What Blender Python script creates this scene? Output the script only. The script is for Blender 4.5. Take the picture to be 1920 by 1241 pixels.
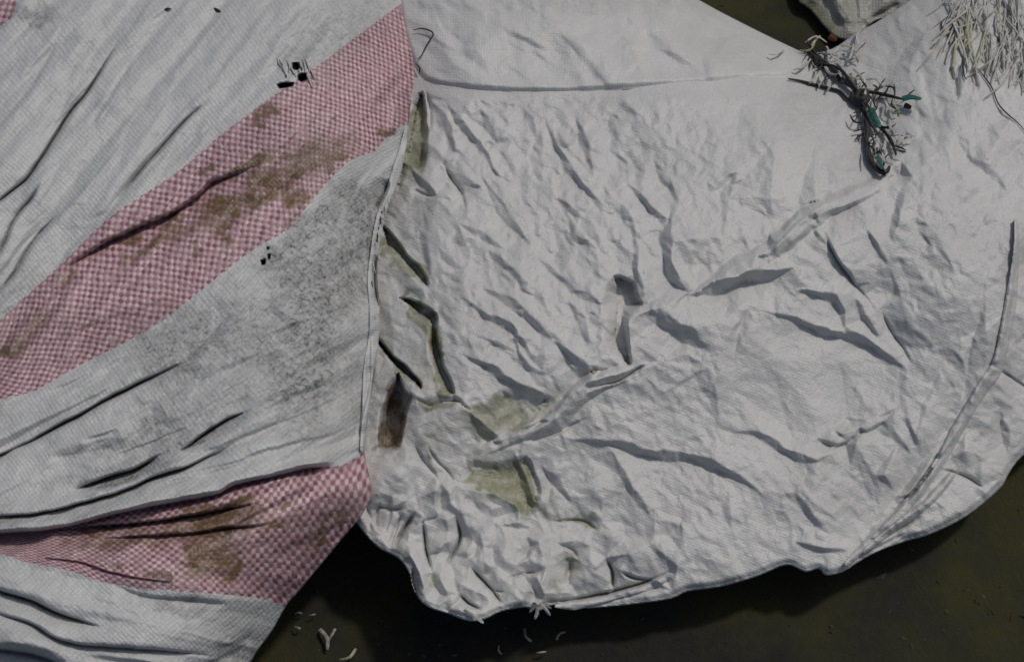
import bpy, math, random
import numpy as np

for o in list(bpy.data.objects):
    bpy.data.objects.remove(o)
SC = bpy.context.scene
COL = SC.collection
R = math.radians
rng = np.random.default_rng(7)
random.seed(7)

# ------------------------------------------------------------------ camera
PITCH = R(60.0)
LENS, DIST = 50.0, 1.10
TGT = np.array([0.0, 0.0, 0.10])
FWD = np.array([0.0, math.cos(PITCH), -math.sin(PITCH)])
RGT = np.array([1.0, 0.0, 0.0])
UPV = np.array([0.0, math.sin(PITCH), math.cos(PITCH)])
CAM = TGT - DIST * FWD
cam = bpy.data.cameras.new('camera')
cam.lens, cam.sensor_width, cam.clip_start, cam.clip_end = LENS, 36.0, 0.01, 100.0
cob = bpy.data.objects.new('camera', cam)
COL.objects.link(cob)
cob.location = CAM
cob.rotation_euler = (math.pi / 2 - PITCH, 0, 0)
SC.camera = cob

# ------------------------------------------------------------------ light
SUNV = np.array([0.40, 0.29, 0.84]); SUNV = SUNV / np.linalg.norm(SUNV)
sun = bpy.data.lights.new('sun', 'SUN')
sun.energy, sun.angle, sun.color = 3.0, R(4.5), (1.0, 0.965, 0.925)
sob = bpy.data.objects.new('sun', sun)
COL.objects.link(sob)
sob.location = (1.5, 1.0, 3.0)
from mathutils import Vector
sob.rotation_euler = Vector(SUNV).to_track_quat('Z', 'Y').to_euler()
world = bpy.data.worlds.new('World')
SC.world = world
world.use_nodes = True
wn = world.node_tree
sky = wn.nodes.new('ShaderNodeTexSky')
sky.sky_type = 'NISHITA'
sky.sun_disc = False
sky.sun_elevation = math.asin(SUNV[2])
sky.sun_rotation = math.atan2(SUNV[0], SUNV[1])
sky.dust_density = 4.0
bg = wn.nodes['Background']
bg.inputs['Strength'].default_value = 0.12
wn.links.new(sky.outputs[0], bg.inputs['Color'])
SC.view_settings.view_transform = 'Standard'
SC.view_settings.look = 'None'
SC.view_settings.gamma = 1.0
SC.view_settings.use_curve_mapping = False
SC.view_settings.exposure = -1.32

# ------------------------------------------------------------------ helpers
PX = 36.0 / 1920 / LENS                 # tangent per photo pixel
M = DIST * PX                           # metres per photo pixel near the middle


def world_pt(px, py, h):
    """point seen at photo pixel (px, py) that lies h metres above the ground"""
    px = np.asarray(px, float); py = np.asarray(py, float); h = np.asarray(h, float)
    d = FWD + ((px - 960) * PX)[..., None] * RGT + (-(py - 620.5) * PX)[..., None] * UPV
    t = (h - CAM[2]) / d[..., 2]
    return CAM + t[..., None] * d


def sstep(a, b, x):
    t = np.clip((x - a) / (b - a), 0, 1)
    return t * t * (3 - 2 * t)


def in_poly(X, Y, poly):
    ins = np.zeros(X.shape, bool)
    n = len(poly)
    for i in range(n):
        x1, y1 = poly[i]; x2, y2 = poly[(i + 1) % n]
        if y1 == y2:
            continue
        c = ((y1 > Y) != (y2 > Y)) & (X < (x2 - x1) * (Y - y1) / (y2 - y1) + x1)
        ins ^= c
    return ins


def poly_near(X, Y, pts, closed=False):
    """distance, signed side, parameter 0..1 and nearest point of a polyline"""
    P = list(pts) + ([pts[0]] if closed else [])
    L = [math.hypot(P[i + 1][0] - P[i][0], P[i + 1][1] - P[i][1]) for i in range(len(P) - 1)]
    tot = sum(L) or 1.0
    best = np.full(X.shape, 1e18); side = np.zeros(X.shape); par = np.zeros(X.shape)
    nx = np.zeros(X.shape); ny = np.zeros(X.shape)
    acc = 0.0
    for i in range(len(P) - 1):
        x1, y1 = P[i]; x2, y2 = P[i + 1]
        dx, dy = x2 - x1, y2 - y1
        l2 = dx * dx + dy * dy
        if l2 < 1e-9:
            continue
        t = np.clip(((X - x1) * dx + (Y - y1) * dy) / l2, 0, 1)
        qx, qy = x1 + t * dx, y1 + t * dy
        d = (X - qx) ** 2 + (Y - qy) ** 2
        m = d < best
        best = np.where(m, d, best)
        side = np.where(m, np.sign(dx * (Y - y1) - dy * (X - x1)), side)
        par = np.where(m, (acc + t * L[i]) / tot, par)
        nx = np.where(m, qx, nx); ny = np.where(m, qy, ny)
        acc += L[i]
    return np.sqrt(best), side, par, nx, ny


def smooth_line(pts, n=4):
    """Catmull-Rom refinement of a polyline"""
    P = [np.array(p, float) for p in pts]
    if len(P) < 3:
        return [tuple(p) for p in P]
    out = []
    for i in range(len(P) - 1):
        p0 = P[max(i - 1, 0)]; p1 = P[i]; p2 = P[i + 1]; p3 = P[min(i + 2, len(P) - 1)]
        for k in range(n):
            t = k / n
            out.append(tuple(0.5 * (2 * p1 + (p2 - p0) * t + (2 * p0 - 5 * p1 + 4 * p2 - p3) * t * t
                                    + (3 * p1 - p0 - 3 * p2 + p3) * t ** 3)))
    out.append(tuple(P[-1]))
    return out


def vnoise(X, Y, scale, seed):
    r = np.random.default_rng(seed)
    G = r.uniform(-1, 1, (256, 256))
    x = X / scale + 50.3; y = Y / scale + 71.7
    xi = np.floor(x).astype(int); yi = np.floor(y).astype(int)
    fx = x - xi; fy = y - yi
    fx = fx * fx * fx * (fx * (fx * 6 - 15) + 10); fy = fy * fy * fy * (fy * (fy * 6 - 15) + 10)
    g = lambda a, b: G[a % 256, b % 256]
    return (g(xi, yi) * (1 - fx) + g(xi + 1, yi) * fx) * (1 - fy) + (g(xi, yi + 1) * (1 - fx) + g(xi + 1, yi + 1) * fx) * fy


SUNPX = np.array([0.78, -0.62])          # where the light comes from, as seen in the picture


def coarse_dist(F, outline):
    G = Field(F.x0, F.y0, F.x0 + (F.nx + 4) * F.step, F.y0 + (F.ny + 4) * F.step, 8.0)
    G.h = poly_near(G.X, G.Y, outline, True)[0] * np.where(in_poly(G.X, G.Y, outline), 1, -1)
    return np.maximum(G.at(F.X, F.Y), 0)


class Field:
    """height of a cloth over a regular grid of sight lines"""
    def __init__(self, x0, y0, x1, y1, step):
        self.x0, self.y0, self.step = x0, y0, step
        self.nx = int((x1 - x0) / step) + 1
        self.ny = int((y1 - y0) / step) + 1
        self.X, self.Y = np.meshgrid(x0 + np.arange(self.nx) * step, y0 + np.arange(self.ny) * step)
        self.h = np.zeros(self.X.shape)
        self.Xw = self.X + 1.3 * vnoise(self.X, self.Y, 22, 901) + 3.0 * vnoise(self.X, self.Y, 64, 902)
        self.Yw = self.Y + 1.3 * vnoise(self.X, self.Y, 22, 903) + 3.0 * vnoise(self.X, self.Y, 64, 904)

    def win(self, pts, pad):
        xs = [p[0] for p in pts]; ys = [p[1] for p in pts]
        a = max(0, int((min(xs) - pad - self.x0) / self.step)); b = min(self.nx, int((max(xs) + pad - self.x0) / self.step) + 2)
        c = max(0, int((min(ys) - pad - self.y0) / self.step)); d = min(self.ny, int((max(ys) + pad - self.y0) / self.step) + 2)
        if a >= b or c >= d:
            return None
        return slice(c, d), slice(a, b)

    def stroke(self, kind, pts, w, s, side=None, rec=4.5, taper=0.22, sm=True):
        if sm:
            pts = smooth_line(pts, 4)
        pad = w * (1 + rec * 3.2) if kind == 'D' else w * 9
        sl = self.win(pts, pad)
        if sl is None:
            return
        X, Y = (self.Xw[sl], self.Yw[sl]) if kind != 'G' else (self.X[sl] + .4 * (self.Xw[sl] - self.X[sl]), self.Y[sl] + .4 * (self.Yw[sl] - self.Y[sl]))
        d, sd, par, _, _ = poly_near(X, Y, pts)
        tp = np.clip(np.minimum(par, 1 - par) / taper, 0, 1)
        tp = tp * tp * (3 - 2 * tp)
        if kind == 'D':
            a = s * w * M                                     # half of the drop
            if side is None:
                dx, dy = pts[-1][0] - pts[0][0], pts[-1][1] - pts[0][1]
                side = 1 if (-dy * SUNPX[0] + dx * SUNPX[1]) > 0 else -1
            q = d * sd * side                                  # positive on the high side
            u_ = np.clip(q / w * .5 + .5, 0, 1)
            core = -1 + 2 * u_
            out = np.exp(-np.clip(np.abs(q) - w, 0, None) / (rec * w))
            self.h[sl] += a * core * out * tp
        elif kind == 'G':                                      # a slit between two layers of cloth: s is its depth in metres
            self.h[sl] -= s * np.exp(-(d / (w * (.45 + .55 * tp))) ** 2) * tp
        else:
            dx, dy = pts[-1][0] - pts[0][0], pts[-1][1] - pts[0][1]
            ss = 1 if (-dy * SUNPX[0] + dx * SUNPX[1]) > 0 else -1
            e = 0.25 * w
            ws = np.where(sd * ss > 0, .6 * w, 2.4 * w) if kind == 'V' else np.where(sd * ss > 0, 2.2 * w, .8 * w)
            p = np.exp(-(np.sqrt(d * d + e * e) - e) / ws)
            self.h[sl] += (1 if kind == 'R' else -1) * s * w * M * p * tp

    def pit(self, poly, depth, soft):
        sl = self.win(poly, 4)
        X, Y = self.Xw[sl], self.Yw[sl]
        d, _, _, nx, ny = poly_near(X, Y, poly, True)
        ins = in_poly(X, Y, poly)
        f = ((X - nx) * SUNPX[0] + (Y - ny) * SUNPX[1]) / (d + 1e-6)
        self.h[sl] -= np.where(ins, depth * sstep(0, 1, d / (soft * (1.7 + 1.3 * f))), 0)

    def at(self, px, py):
        fx = np.clip((np.asarray(px, float) - self.x0) / self.step, 0, self.nx - 1.001)
        fy = np.clip((np.asarray(py, float) - self.y0) / self.step, 0, self.ny - 1.001)
        i = fx.astype(int); j = fy.astype(int)
        a = fx - i; b = fy - j
        h = self.h
        return (h[j, i] * (1 - a) + h[j, i + 1] * a) * (1 - b) + (h[j + 1, i] * (1 - a) + h[j + 1, i + 1] * a) * b


def blur(h, n=1):
    for _ in range(n):
        p = np.pad(h, 1, mode='edge')
        h = 0.25 * (p[:-2, 1:-1] + 2 * p[1:-1, 1:-1] + p[2:, 1:-1])
        p = np.pad(h, 1, mode='edge')
        h = 0.25 * (p[1:-1, :-2] + 2 * p[1:-1, 1:-1] + p[1:-1, 2:])
    return h


def facets(F, spacing, amp, ang, stretch, seed, warp=0.10):
    """crumpled-sheet relief: random heights on a triangulation, so flat facets meet in sharp creases"""
    from mathutils.geometry import delaunay_2d_cdt
    r = np.random.default_rng(seed)
    a = R(ang); ca, sa = math.cos(a), math.sin(a)
    wx = F.X + warp * spacing * vnoise(F.X, F.Y, spacing * 2.2, seed + 1)
    wy = F.Y + warp * spacing * vnoise(F.X, F.Y, spacing * 2.2, seed + 2)
    U = ((wx * ca + wy * sa) / stretch - 0) / spacing; Vv = (-wx * sa + wy * ca) / spacing
    u0, u1, v0, v1 = U.min() - 1, U.max() + 1, Vv.min() - 1, Vv.max() + 1
    gu, gv = np.meshgrid(np.arange(u0, u1 + 1), np.arange(v0, v1 + 1))
    pts = np.stack([(gu + r.uniform(-.48, .48, gu.shape)).ravel(), (gv + r.uniform(-.48, .48, gv.shape)).ravel()], 1)
    hz = r.uniform(-1, 1, len(pts)) * amp
    co, _, tris, ov, _, _ = delaunay_2d_cdt([Vector(p) for p in pts], [], [], 0, 1e-6)
    hz = np.array([hz[o[0]] for o in ov]); co = np.array([tuple(c) for c in co])
    # rasterise on a fine lattice of (u, v), then look up
    res = 14 if spacing > 20 else 7
    nu = int((u1 - u0) * res) + 2; nv = int((v1 - v0) * res) + 2
    img = np.zeros((nv, nu))
    for t in tris:
        A, B, C = co[t[0]], co[t[1]], co[t[2]]
        i0 = max(0, int((min(A[0], B[0], C[0]) - u0) * res)); i1 = min(nu, int((max(A[0], B[0], C[0]) - u0) * res) + 2)
        j0 = max(0, int((min(A[1], B[1], C[1]) - v0) * res)); j1 = min(nv, int((max(A[1], B[1], C[1]) - v0) * res) + 2)
        if i0 >= i1 or j0 >= j1:
            continue
        x, y = np.meshgrid(u0 + np.arange(i0, i1) / res, v0 + np.arange(j0, j1) / res)
        den = (B[1] - C[1]) * (A[0] - C[0]) + (C[0] - B[0]) * (A[1] - C[1])
        if abs(den) < 1e-9:
            continue
        l1 = ((B[1] - C[1]) * (x - C[0]) + (C[0] - B[0]) * (y - C[1])) / den
        l2 = ((C[1] - A[1]) * (x - C[0]) + (A[0] - C[0]) * (y - C[1])) / den
        l3 = 1 - l1 - l2
        m = (l1 >= -1e-6) & (l2 >= -1e-6) & (l3 >= -1e-6)
        sub = img[j0:j1, i0:i1]
        sub[m] = (l1 * hz[t[0]] + l2 * hz[t[1]] + l3 * hz[t[2]])[m]
    fx = np.clip((U - u0) * res, 0, nu - 1.001); fy = np.clip((Vv - v0) * res, 0, nv - 1.001)
    i = fx.astype(int); j = fy.astype(int); p = fx - i; q = fy - j
    i2 = np.minimum(i + 1, nu - 1); j2 = np.minimum(j + 1, nv - 1)
    return (img[j, i] * (1 - p) + img[j, i2] * p) * (1 - q) + (img[j2, i] * (1 - p) + img[j2, i2] * p) * q


def crease_relief(F, strokes, zones, seed, k_d=1.0, k_v=1.3):
    """stiff crumpled sheet: every fold is a pair of crease lines in a triangulation, with flat facets between them.
    zones: (x0, y0, x1, y1, spacing, stretch, angle, slope)"""
    from mathutils.geometry import delaunay_2d_cdt
    r = np.random.default_rng(seed)
    P, H, E, axes = [], [], [], []

    def chain(line, hs):
        b = len(P)
        for q_, h_ in zip(line, hs):
            P.append(tuple(q_)); H.append(h_)
        E.extend([(b + i, b + i + 1) for i in range(len(line) - 1)])

    for s in strokes:
        L = np.array(smooth_line(s[1], 2)); n = len(L)
        w, sl = s[2], s[3]
        T = np.gradient(L, axis=0); T /= np.linalg.norm(T, axis=1)[:, None] + 1e-9
        N = np.stack([-T[:, 1], T[:, 0]], 1)                       # the side called +1
        f = np.linspace(0, 1, n); tp = np.clip(np.minimum(f, 1 - f) / .3, 0, 1)
        axes.append([tuple(p) for p in L])
        if s[0] == 'D':
            sd = s[4] if len(s) > 4 else None
            if sd is None:
                d_ = L[-1] - L[0]
                sd = 1 if (-d_[1] * SUNPX[0] + d_[0] * SUNPX[1]) > 0 else -1
            a = k_d * sl * w * M
            wv_ = 1 + .35 * np.sin(np.arange(n) * 1.7 + len(P))            # uneven along its length
            off = (.8 * w * wv_ * np.maximum(tp, .12))[:, None] * N * sd
            chain(L + off, a * tp); chain(L - off, -a * tp)
        else:
            sg = 1 if s[0] == 'R' else -1
            chain(L, sg * k_v * sl * w * M * tp)
    for (x0, y0, x1, y1, sp, st, an, slope) in zones:
        ca, sa = math.cos(R(an)), math.sin(R(an))
        rad = int(max(x1 - x0, y1 - y0) / sp) + 2
        gu, gv = np.meshgrid(np.arange(-rad, rad + 1), np.arange(-rad, rad + 1))
        u = (gu + r.uniform(-.42, .42, gu.shape)) * sp * st; v = (gv + r.uniform(-.42, .42, gv.shape)) * sp
        x = (x0 + x1) / 2 + u * ca - v * sa; y = (y0 + y1) / 2 + u * sa + v * ca
        m = (x > x0) & (x < x1) & (y > y0) & (y < y1)
        x, y = x[m], y[m]
        for ax in axes:
            if len(x) == 0:
                break
            k = poly_near(x, y, ax)[0] > max(13.0, .33 * sp)
            x, y = x[k], y[k]
        P.extend(zip(x, y)); H.extend(r.uniform(-1, 1, len(x)) * slope * sp * M)
    xa, ya, xb, yb = F.x0 - 30, F.y0 - 30, F.x0 + F.nx * F.step + 30, F.y0 + F.ny * F.step + 30
    for t in np.linspace(0, 1, 9):
        for q_ in ((xa + t * (xb - xa), ya), (xa + t * (xb - xa), yb), (xa, ya + t * (yb - ya)), (xb, ya + t * (yb - ya))):
            P.append(q_); H.append(0.0)
    co, ed, tris, ov, _, _ = delaunay_2d_cdt([Vector(p) for p in P], E, [], 0, 1e-3)
    hz = np.array([np.mean([H[i] for i in o]) if len(o) else np.nan for o in ov])
    nb = {}
    for a, b in ed:
        nb.setdefault(a, []).append(b); nb.setdefault(b, []).append(a)
    for _ in range(3):
        for i in np.where(np.isnan(hz))[0]:
            q_ = [hz[j] for j in nb.get(i, []) if not np.isnan(hz[j])]
            if q_:
                hz[i] = np.mean(q_)
    hz = np.nan_to_num(hz)
    co = np.array([tuple(c) for c in co])
    G = Field(F.x0, F.y0, F.x0 + (F.nx - 1) * F.step + .01, F.y0 + (F.ny - 1) * F.step + .01, F.step)
    for t in tris:
        A, B, C = co[t[0]], co[t[1]], co[t[2]]
        i0 = max(0, int((min(A[0], B[0], C[0]) - G.x0) / G.step)); i1 = min(G.nx, int((max(A[0], B[0], C[0]) - G.x0) / G.step) + 2)
        j0 = max(0, int((min(A[1], B[1], C[1]) - G.y0) / G.step)); j1 = min(G.ny, int((max(A[1], B[1], C[1]) - G.y0) / G.step) + 2)
        if i0 >= i1 or j0 >= j1:
            continue
        den = (B[1] - C[1]) * (A[0] - C[0]) + (C[0] - B[0]) * (A[1] - C[1])
        if abs(den) < 1e-9:
            continue
        x, y = G.X[j0:j1, i0:i1], G.Y[j0:j1, i0:i1]
        l1 = ((B[1] - C[1]) * (x - C[0]) + (C[0] - B[0]) * (y - C[1])) / den
        l2 = ((C[1] - A[1]) * (x - C[0]) + (A[0] - C[0]) * (y - C[1])) / den
        l3 = 1 - l1 - l2
        m = (l1 >= -1e-6) & (l2 >= -1e-6) & (l3 >= -1e-6)
        G.h[j0:j1, i0:i1][m] = (l1 * hz[t[0]] + l2 * hz[t[1]] + l3 * hz[t[2]])[m]
    return G.at(F.Xw, F.Yw)


def bump2(X, Y, cx, cy, rx, ry):
    return np.exp(-np.abs((X - cx) / rx) ** 3 - np.abs((Y - cy) / ry) ** 3)


def crinkle(F, n, region, ang, spread, lmin, lmax, wmin, wmax, smin, smax, seed, mask=None):
    r = np.random.default_rng(seed)
    x0, y0, x1, y1 = region
    for k in range(n):
        cx, cy = r.uniform(x0, x1), r.uniform(y0, y1)
        if mask is not None and not in_poly(np.array([cx]), np.array([cy]), mask)[0]:
            continue
        a = R(ang + r.normal(0, spread)); L = r.uniform(lmin, lmax)
        c = r.normal(0, 0.12) * L
        dx, dy = math.cos(a), math.sin(a)
        pts = [(cx - dx * L / 2, cy - dy * L / 2), (cx - dy * c, cy + dx * c), (cx + dx * L / 2, cy + dy * L / 2)]
        kind = r.choice(['D', 'D', 'V', 'R'])
        F.stroke(kind, pts, r.uniform(wmin, wmax), r.uniform(smin, smax), taper=0.45, rec=3.0,
                 side=int(r.choice([-1, 1])) if kind == 'D' else None)


def build_sheet(F, outline, skirt, edge_rows=True):
    """grid faces inside the outline, border snapped on the outline, then a skirt that curls under to the ground.
    returns verts, faces, pixel position of every vertex"""
    ins = in_poly(F.X, F.Y, outline)
    cell = ins[:-1, :-1] & ins[1:, :-1] & ins[:-1, 1:] & ins[1:, 1:]
    idx = np.arange(F.nx * F.ny).reshape(F.ny, F.nx)
    quads = np.stack([idx[1:, :-1][cell], idx[1:, 1:][cell], idx[:-1, 1:][cell], idx[:-1, :-1][cell]], 1)
    used = np.unique(quads)
    remap = np.full(F.nx * F.ny, -1); remap[used] = np.arange(len(used))
    quads = remap[quads]
    px = F.X.ravel()[used].copy(); py = F.Y.ravel()[used].copy()
    # border edges
    e = np.concatenate([quads[:, [0, 1]], quads[:, [1, 2]], quads[:, [2, 3]], quads[:, [3, 0]]])
    key = np.sort(e, 1); code = key[:, 0].astype(np.int64) * 10000000 + key[:, 1]
    u, inv, cnt = np.unique(code, return_inverse=True, return_counts=True)
    be = e[cnt[inv] == 1]
    bv = np.unique(be)
    d, sd, par, nx, ny = poly_near(px[bv], py[bv], outline, True)
    ok = d < F.step * 2.6
    px[bv] = np.where(ok, nx, px[bv]); py[bv] = np.where(ok, ny, py[bv])
    h = F.at(px, py)
    # inward normal of the outline at each border vertex
    area = 0.0
    for i in range(len(outline)):
        x1, y1 = outline[i]; x2, y2 = outline[(i + 1) % len(outline)]
        area += x1 * y2 - x2 * y1
    sg = 1 if area > 0 else -1
    P = outline + [outline[0]]
    bd = np.full(len(bv), 1e18); inx = np.zeros(len(bv)); iny = np.zeros(len(bv))
    for i in range(len(P) - 1):
        x1, y1 = P[i]; x2, y2 = P[i + 1]
        dx, dy = x2 - x1, y2 - y1
        l = math.hypot(dx, dy)
        if l < 1e-6:
            continue
        t = np.clip(((px[bv] - x1) * dx + (py[bv] - y1) * dy) / (l * l), 0, 1)
        dd = (px[bv] - x1 - t * dx) ** 2 + (py[bv] - y1 - t * dy) ** 2
        m = dd < bd
        bd = np.where(m, dd, bd); inx = np.where(m, -dy / l * sg, inx); iny = np.where(m, dx / l * sg, iny)
    pos = {int(v): k for k, v in enumerate(bv)}
    b0 = np.array([pos[int(a)] for a in be[:, 0]]); b1 = np.array([pos[int(a)] for a in be[:, 1]])
    allx, ally, allh = [px], [py], [h]
    faces = [quads]
    prev = bv; n = len(px)
    he = h[bv]
    for off, fr in skirt:                                      # fr = fraction of the edge height that is left
        cx = px[bv] + inx * off; cy = py[bv] + iny * off
        allx.append(cx); ally.append(cy); allh.append(he * fr)
        cur = np.arange(n, n + len(bv)); n += len(bv)
        faces.append(np.stack([prev[b1], prev[b0], cur[b0], cur[b1]], 1))
        prev = cur
    px = np.concatenate(allx); py = np.concatenate(ally); h = np.concatenate(allh)
    return world_pt(px, py, h), np.concatenate(faces), px, py


def vertex_normals(V, Fc):
    a = V[Fc[:, 2]] - V[Fc[:, 0]]; b = V[Fc[:, 3]] - V[Fc[:, 1]]
    n = np.cross(a, b)
    N = np.zeros_like(V)
    for k in range(4):
        np.add.at(N, Fc[:, k], n)
    return N / (np.linalg.norm(N, axis=1)[:, None] + 1e-20)


def mesh_from(name, V, Fc, mat, base, parent=None, attrs=None, N=None, smooth=True):
    me = bpy.data.meshes.new(name)
    V = np.asarray(V, float) - np.asarray(base)
    k = Fc.shape[1]
    me.vertices.add(len(V)); me.vertices.foreach_set('co', V.astype(np.float32).ravel())
    me.loops.add(Fc.size); me.loops.foreach_set('vertex_index', Fc.astype(np.int32).ravel())
    me.polygons.add(len(Fc))
    me.polygons.foreach_set('loop_start', (np.arange(len(Fc)) * k).astype(np.int32))
    me.polygons.foreach_set('use_smooth', np.full(len(Fc), smooth))
    me.update(calc_edges=True)
    for an, (dt, arr) in (attrs or {}).items():
        at = me.attributes.new(an, dt, 'POINT')
        at.data.foreach_set('vector' if dt == 'FLOAT_VECTOR' else 'color', np.asarray(arr, np.float32).ravel())
    me.materials.append(mat)
    if N is not None:
        me.normals_split_custom_set_from_vertices([tuple(x) for x in N])
    o = bpy.data.objects.new(name, me)
    COL.objects.link(o)
    if parent is not None:
        o.parent = parent
    else:
        o.location = base
    return o


def submesh(V, Fc, sel, extra):
    f = Fc[sel]
    u = np.unique(f)
    rm = np.full(len(V), -1); rm[u] = np.arange(len(u))
    return V[u], rm[f], [e[u] for e in extra]


def thing(name, label, cat, base, group=None):
    o = bpy.data.objects.new(name, None)
    o.empty_display_size = 0.05
    COL.objects.link(o)
    o.location = base
    o['label'] = label; o['category'] = cat
    if group:
        o['group'] = group
    return o


def tag(o, label, cat, group=None):
    o['label'] = label; o['category'] = cat
    if group:
        o['group'] = group
    return o


def tube(name, P3, r, mat, base, parent=None, sides=6, taper=True):
    P = np.asarray(P3, float); n = len(P)
    T = np.gradient(P, axis=0); T /= np.linalg.norm(T, axis=1)[:, None] + 1e-12
    V = []
    for i in range(n):
        a = np.cross(T[i], [0.1, 0.2, 1.0]); a /= np.linalg.norm(a); b = np.cross(T[i], a)
        rr = r * ((0.35 + 0.65 * min(1, 3.0 * min(i, n - 1 - i) / n + 0.15)) if taper else 1.0)
        for k in range(sides):
            t = 2 * math.pi * k / sides
            V.append(P[i] + rr * (math.cos(t) * a + math.sin(t) * b))
    Fc = [[i * sides + k, i * sides + (k + 1) % sides, (i + 1) * sides + (k + 1) % sides, (i + 1) * sides + k]
          for i in range(n - 1) for k in range(sides)]
    return mesh_from(name, np.array(V), np.array(Fc), mat, base, parent)


def ribbon(name, P3, w, mat, base, parent=None, twist=0.6, thick=0.00035, seed=0, cup=0.25):
    """a thin folded plastic tape with real thickness"""
    r = random.Random(seed)
    P = np.asarray(P3, float); n = len(P)
    T = np.gradient(P, axis=0); T /= np.linalg.norm(T, axis=1)[:, None] + 1e-12
    a0 = r.uniform(-0.6, 0.6); a1 = a0 + r.uniform(-twist, twist) * 2
    V = []
    for i in range(n):
        s = np.cross(T[i], [0.0, -0.45, 0.9]); s /= np.linalg.norm(s) + 1e-12
        u = np.cross(s, T[i])
        t = a0 + (a1 - a0) * i / (n - 1)
        s2 = math.cos(t) * s + math.sin(t) * u; u2 = -math.sin(t) * s + math.cos(t) * u
        ww = w * (1.0 if i < n - 1 else 0.55) / 2
        for sx, uu in ((-1, 0.0), (0, cup), (1, 0.0)):
            V.append(P[i] + s2 * ww * sx + u2 * (uu * ww + thick))
        for sx, uu in ((1, 0.0), (0, cup), (-1, 0.0)):
            V.append(P[i] + s2 * ww * sx + u2 * (uu * ww))
    Fc = []
    for i in range(n - 1):
        for k in range(6):
            Fc.append([i * 6 + k, i * 6 + (k + 1) % 6, (i + 1) * 6 + (k + 1) % 6, (i + 1) * 6 + k])
    b = (n - 1) * 6
    Fc += [[0, 5, 4, 1], [1, 4, 3, 2], [b, b + 1, b + 4, b + 5], [b + 1, b + 2, b + 3, b + 4]]
    return mesh_from(name, np.array(V), np.array(Fc), mat, base, parent, smooth=False)


# ------------------------------------------------------------------ materials
def new_mat(name):
    m = bpy.data.materials.new(name); m.use_nodes = True
    nt = m.node_tree
    return m, nt, nt.nodes['Principled BSDF']


def node(nt, t, **kw):
    n = nt.nodes.new(t)
    for k, v in kw.items():
        setattr(n, k, v)
    return n


def mixc(nt, fac, a, b, blend='MIX'):
    n = node(nt, 'ShaderNodeMix', data_type='RGBA', blend_type=blend)
    for sock, v in ((n.inputs[0], fac), (n.inputs[6], a), (n.inputs[7], b)):
        if isinstance(v, (int, float)):
            sock.default_value = v
        elif isinstance(v, tuple):
            sock.default_value = v if len(v) == 4 else (*v, 1)
        else:
            nt.links.new(v, sock)
    return n.outputs[2]


def mathn(nt, op, a, b=0.0, c=None, clamp=False):
    n = node(nt, 'ShaderNodeMath', operation=op, use_clamp=clamp)
    for i, v in enumerate((a, b) if c is None else (a, b, c)):
        if isinstance(v, (int, float)):
            n.inputs[i].default_value = v
        else:
            nt.links.new(v, n.inputs[i])
    return n.outputs[0]


def noise(nt, vec, scale, detail=4.0, rough=0.6):
    n = node(nt, 'ShaderNodeTexNoise')
    n.inputs['Scale'].default_value = scale; n.inputs['Detail'].default_value = detail
    n.inputs['Roughness'].default_value = rough
    nt.links.new(vec, n.inputs['Vector'])
    return n.outputs['Fac']


def ramp(nt, fac, a, b):
    n = node(nt, 'ShaderNodeMapRange')
    n.inputs['From Min'].default_value = a; n.inputs['From Max'].default_value = b
    nt.links.new(fac, n.inputs['Value'])
    return n.outputs[0]


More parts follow.
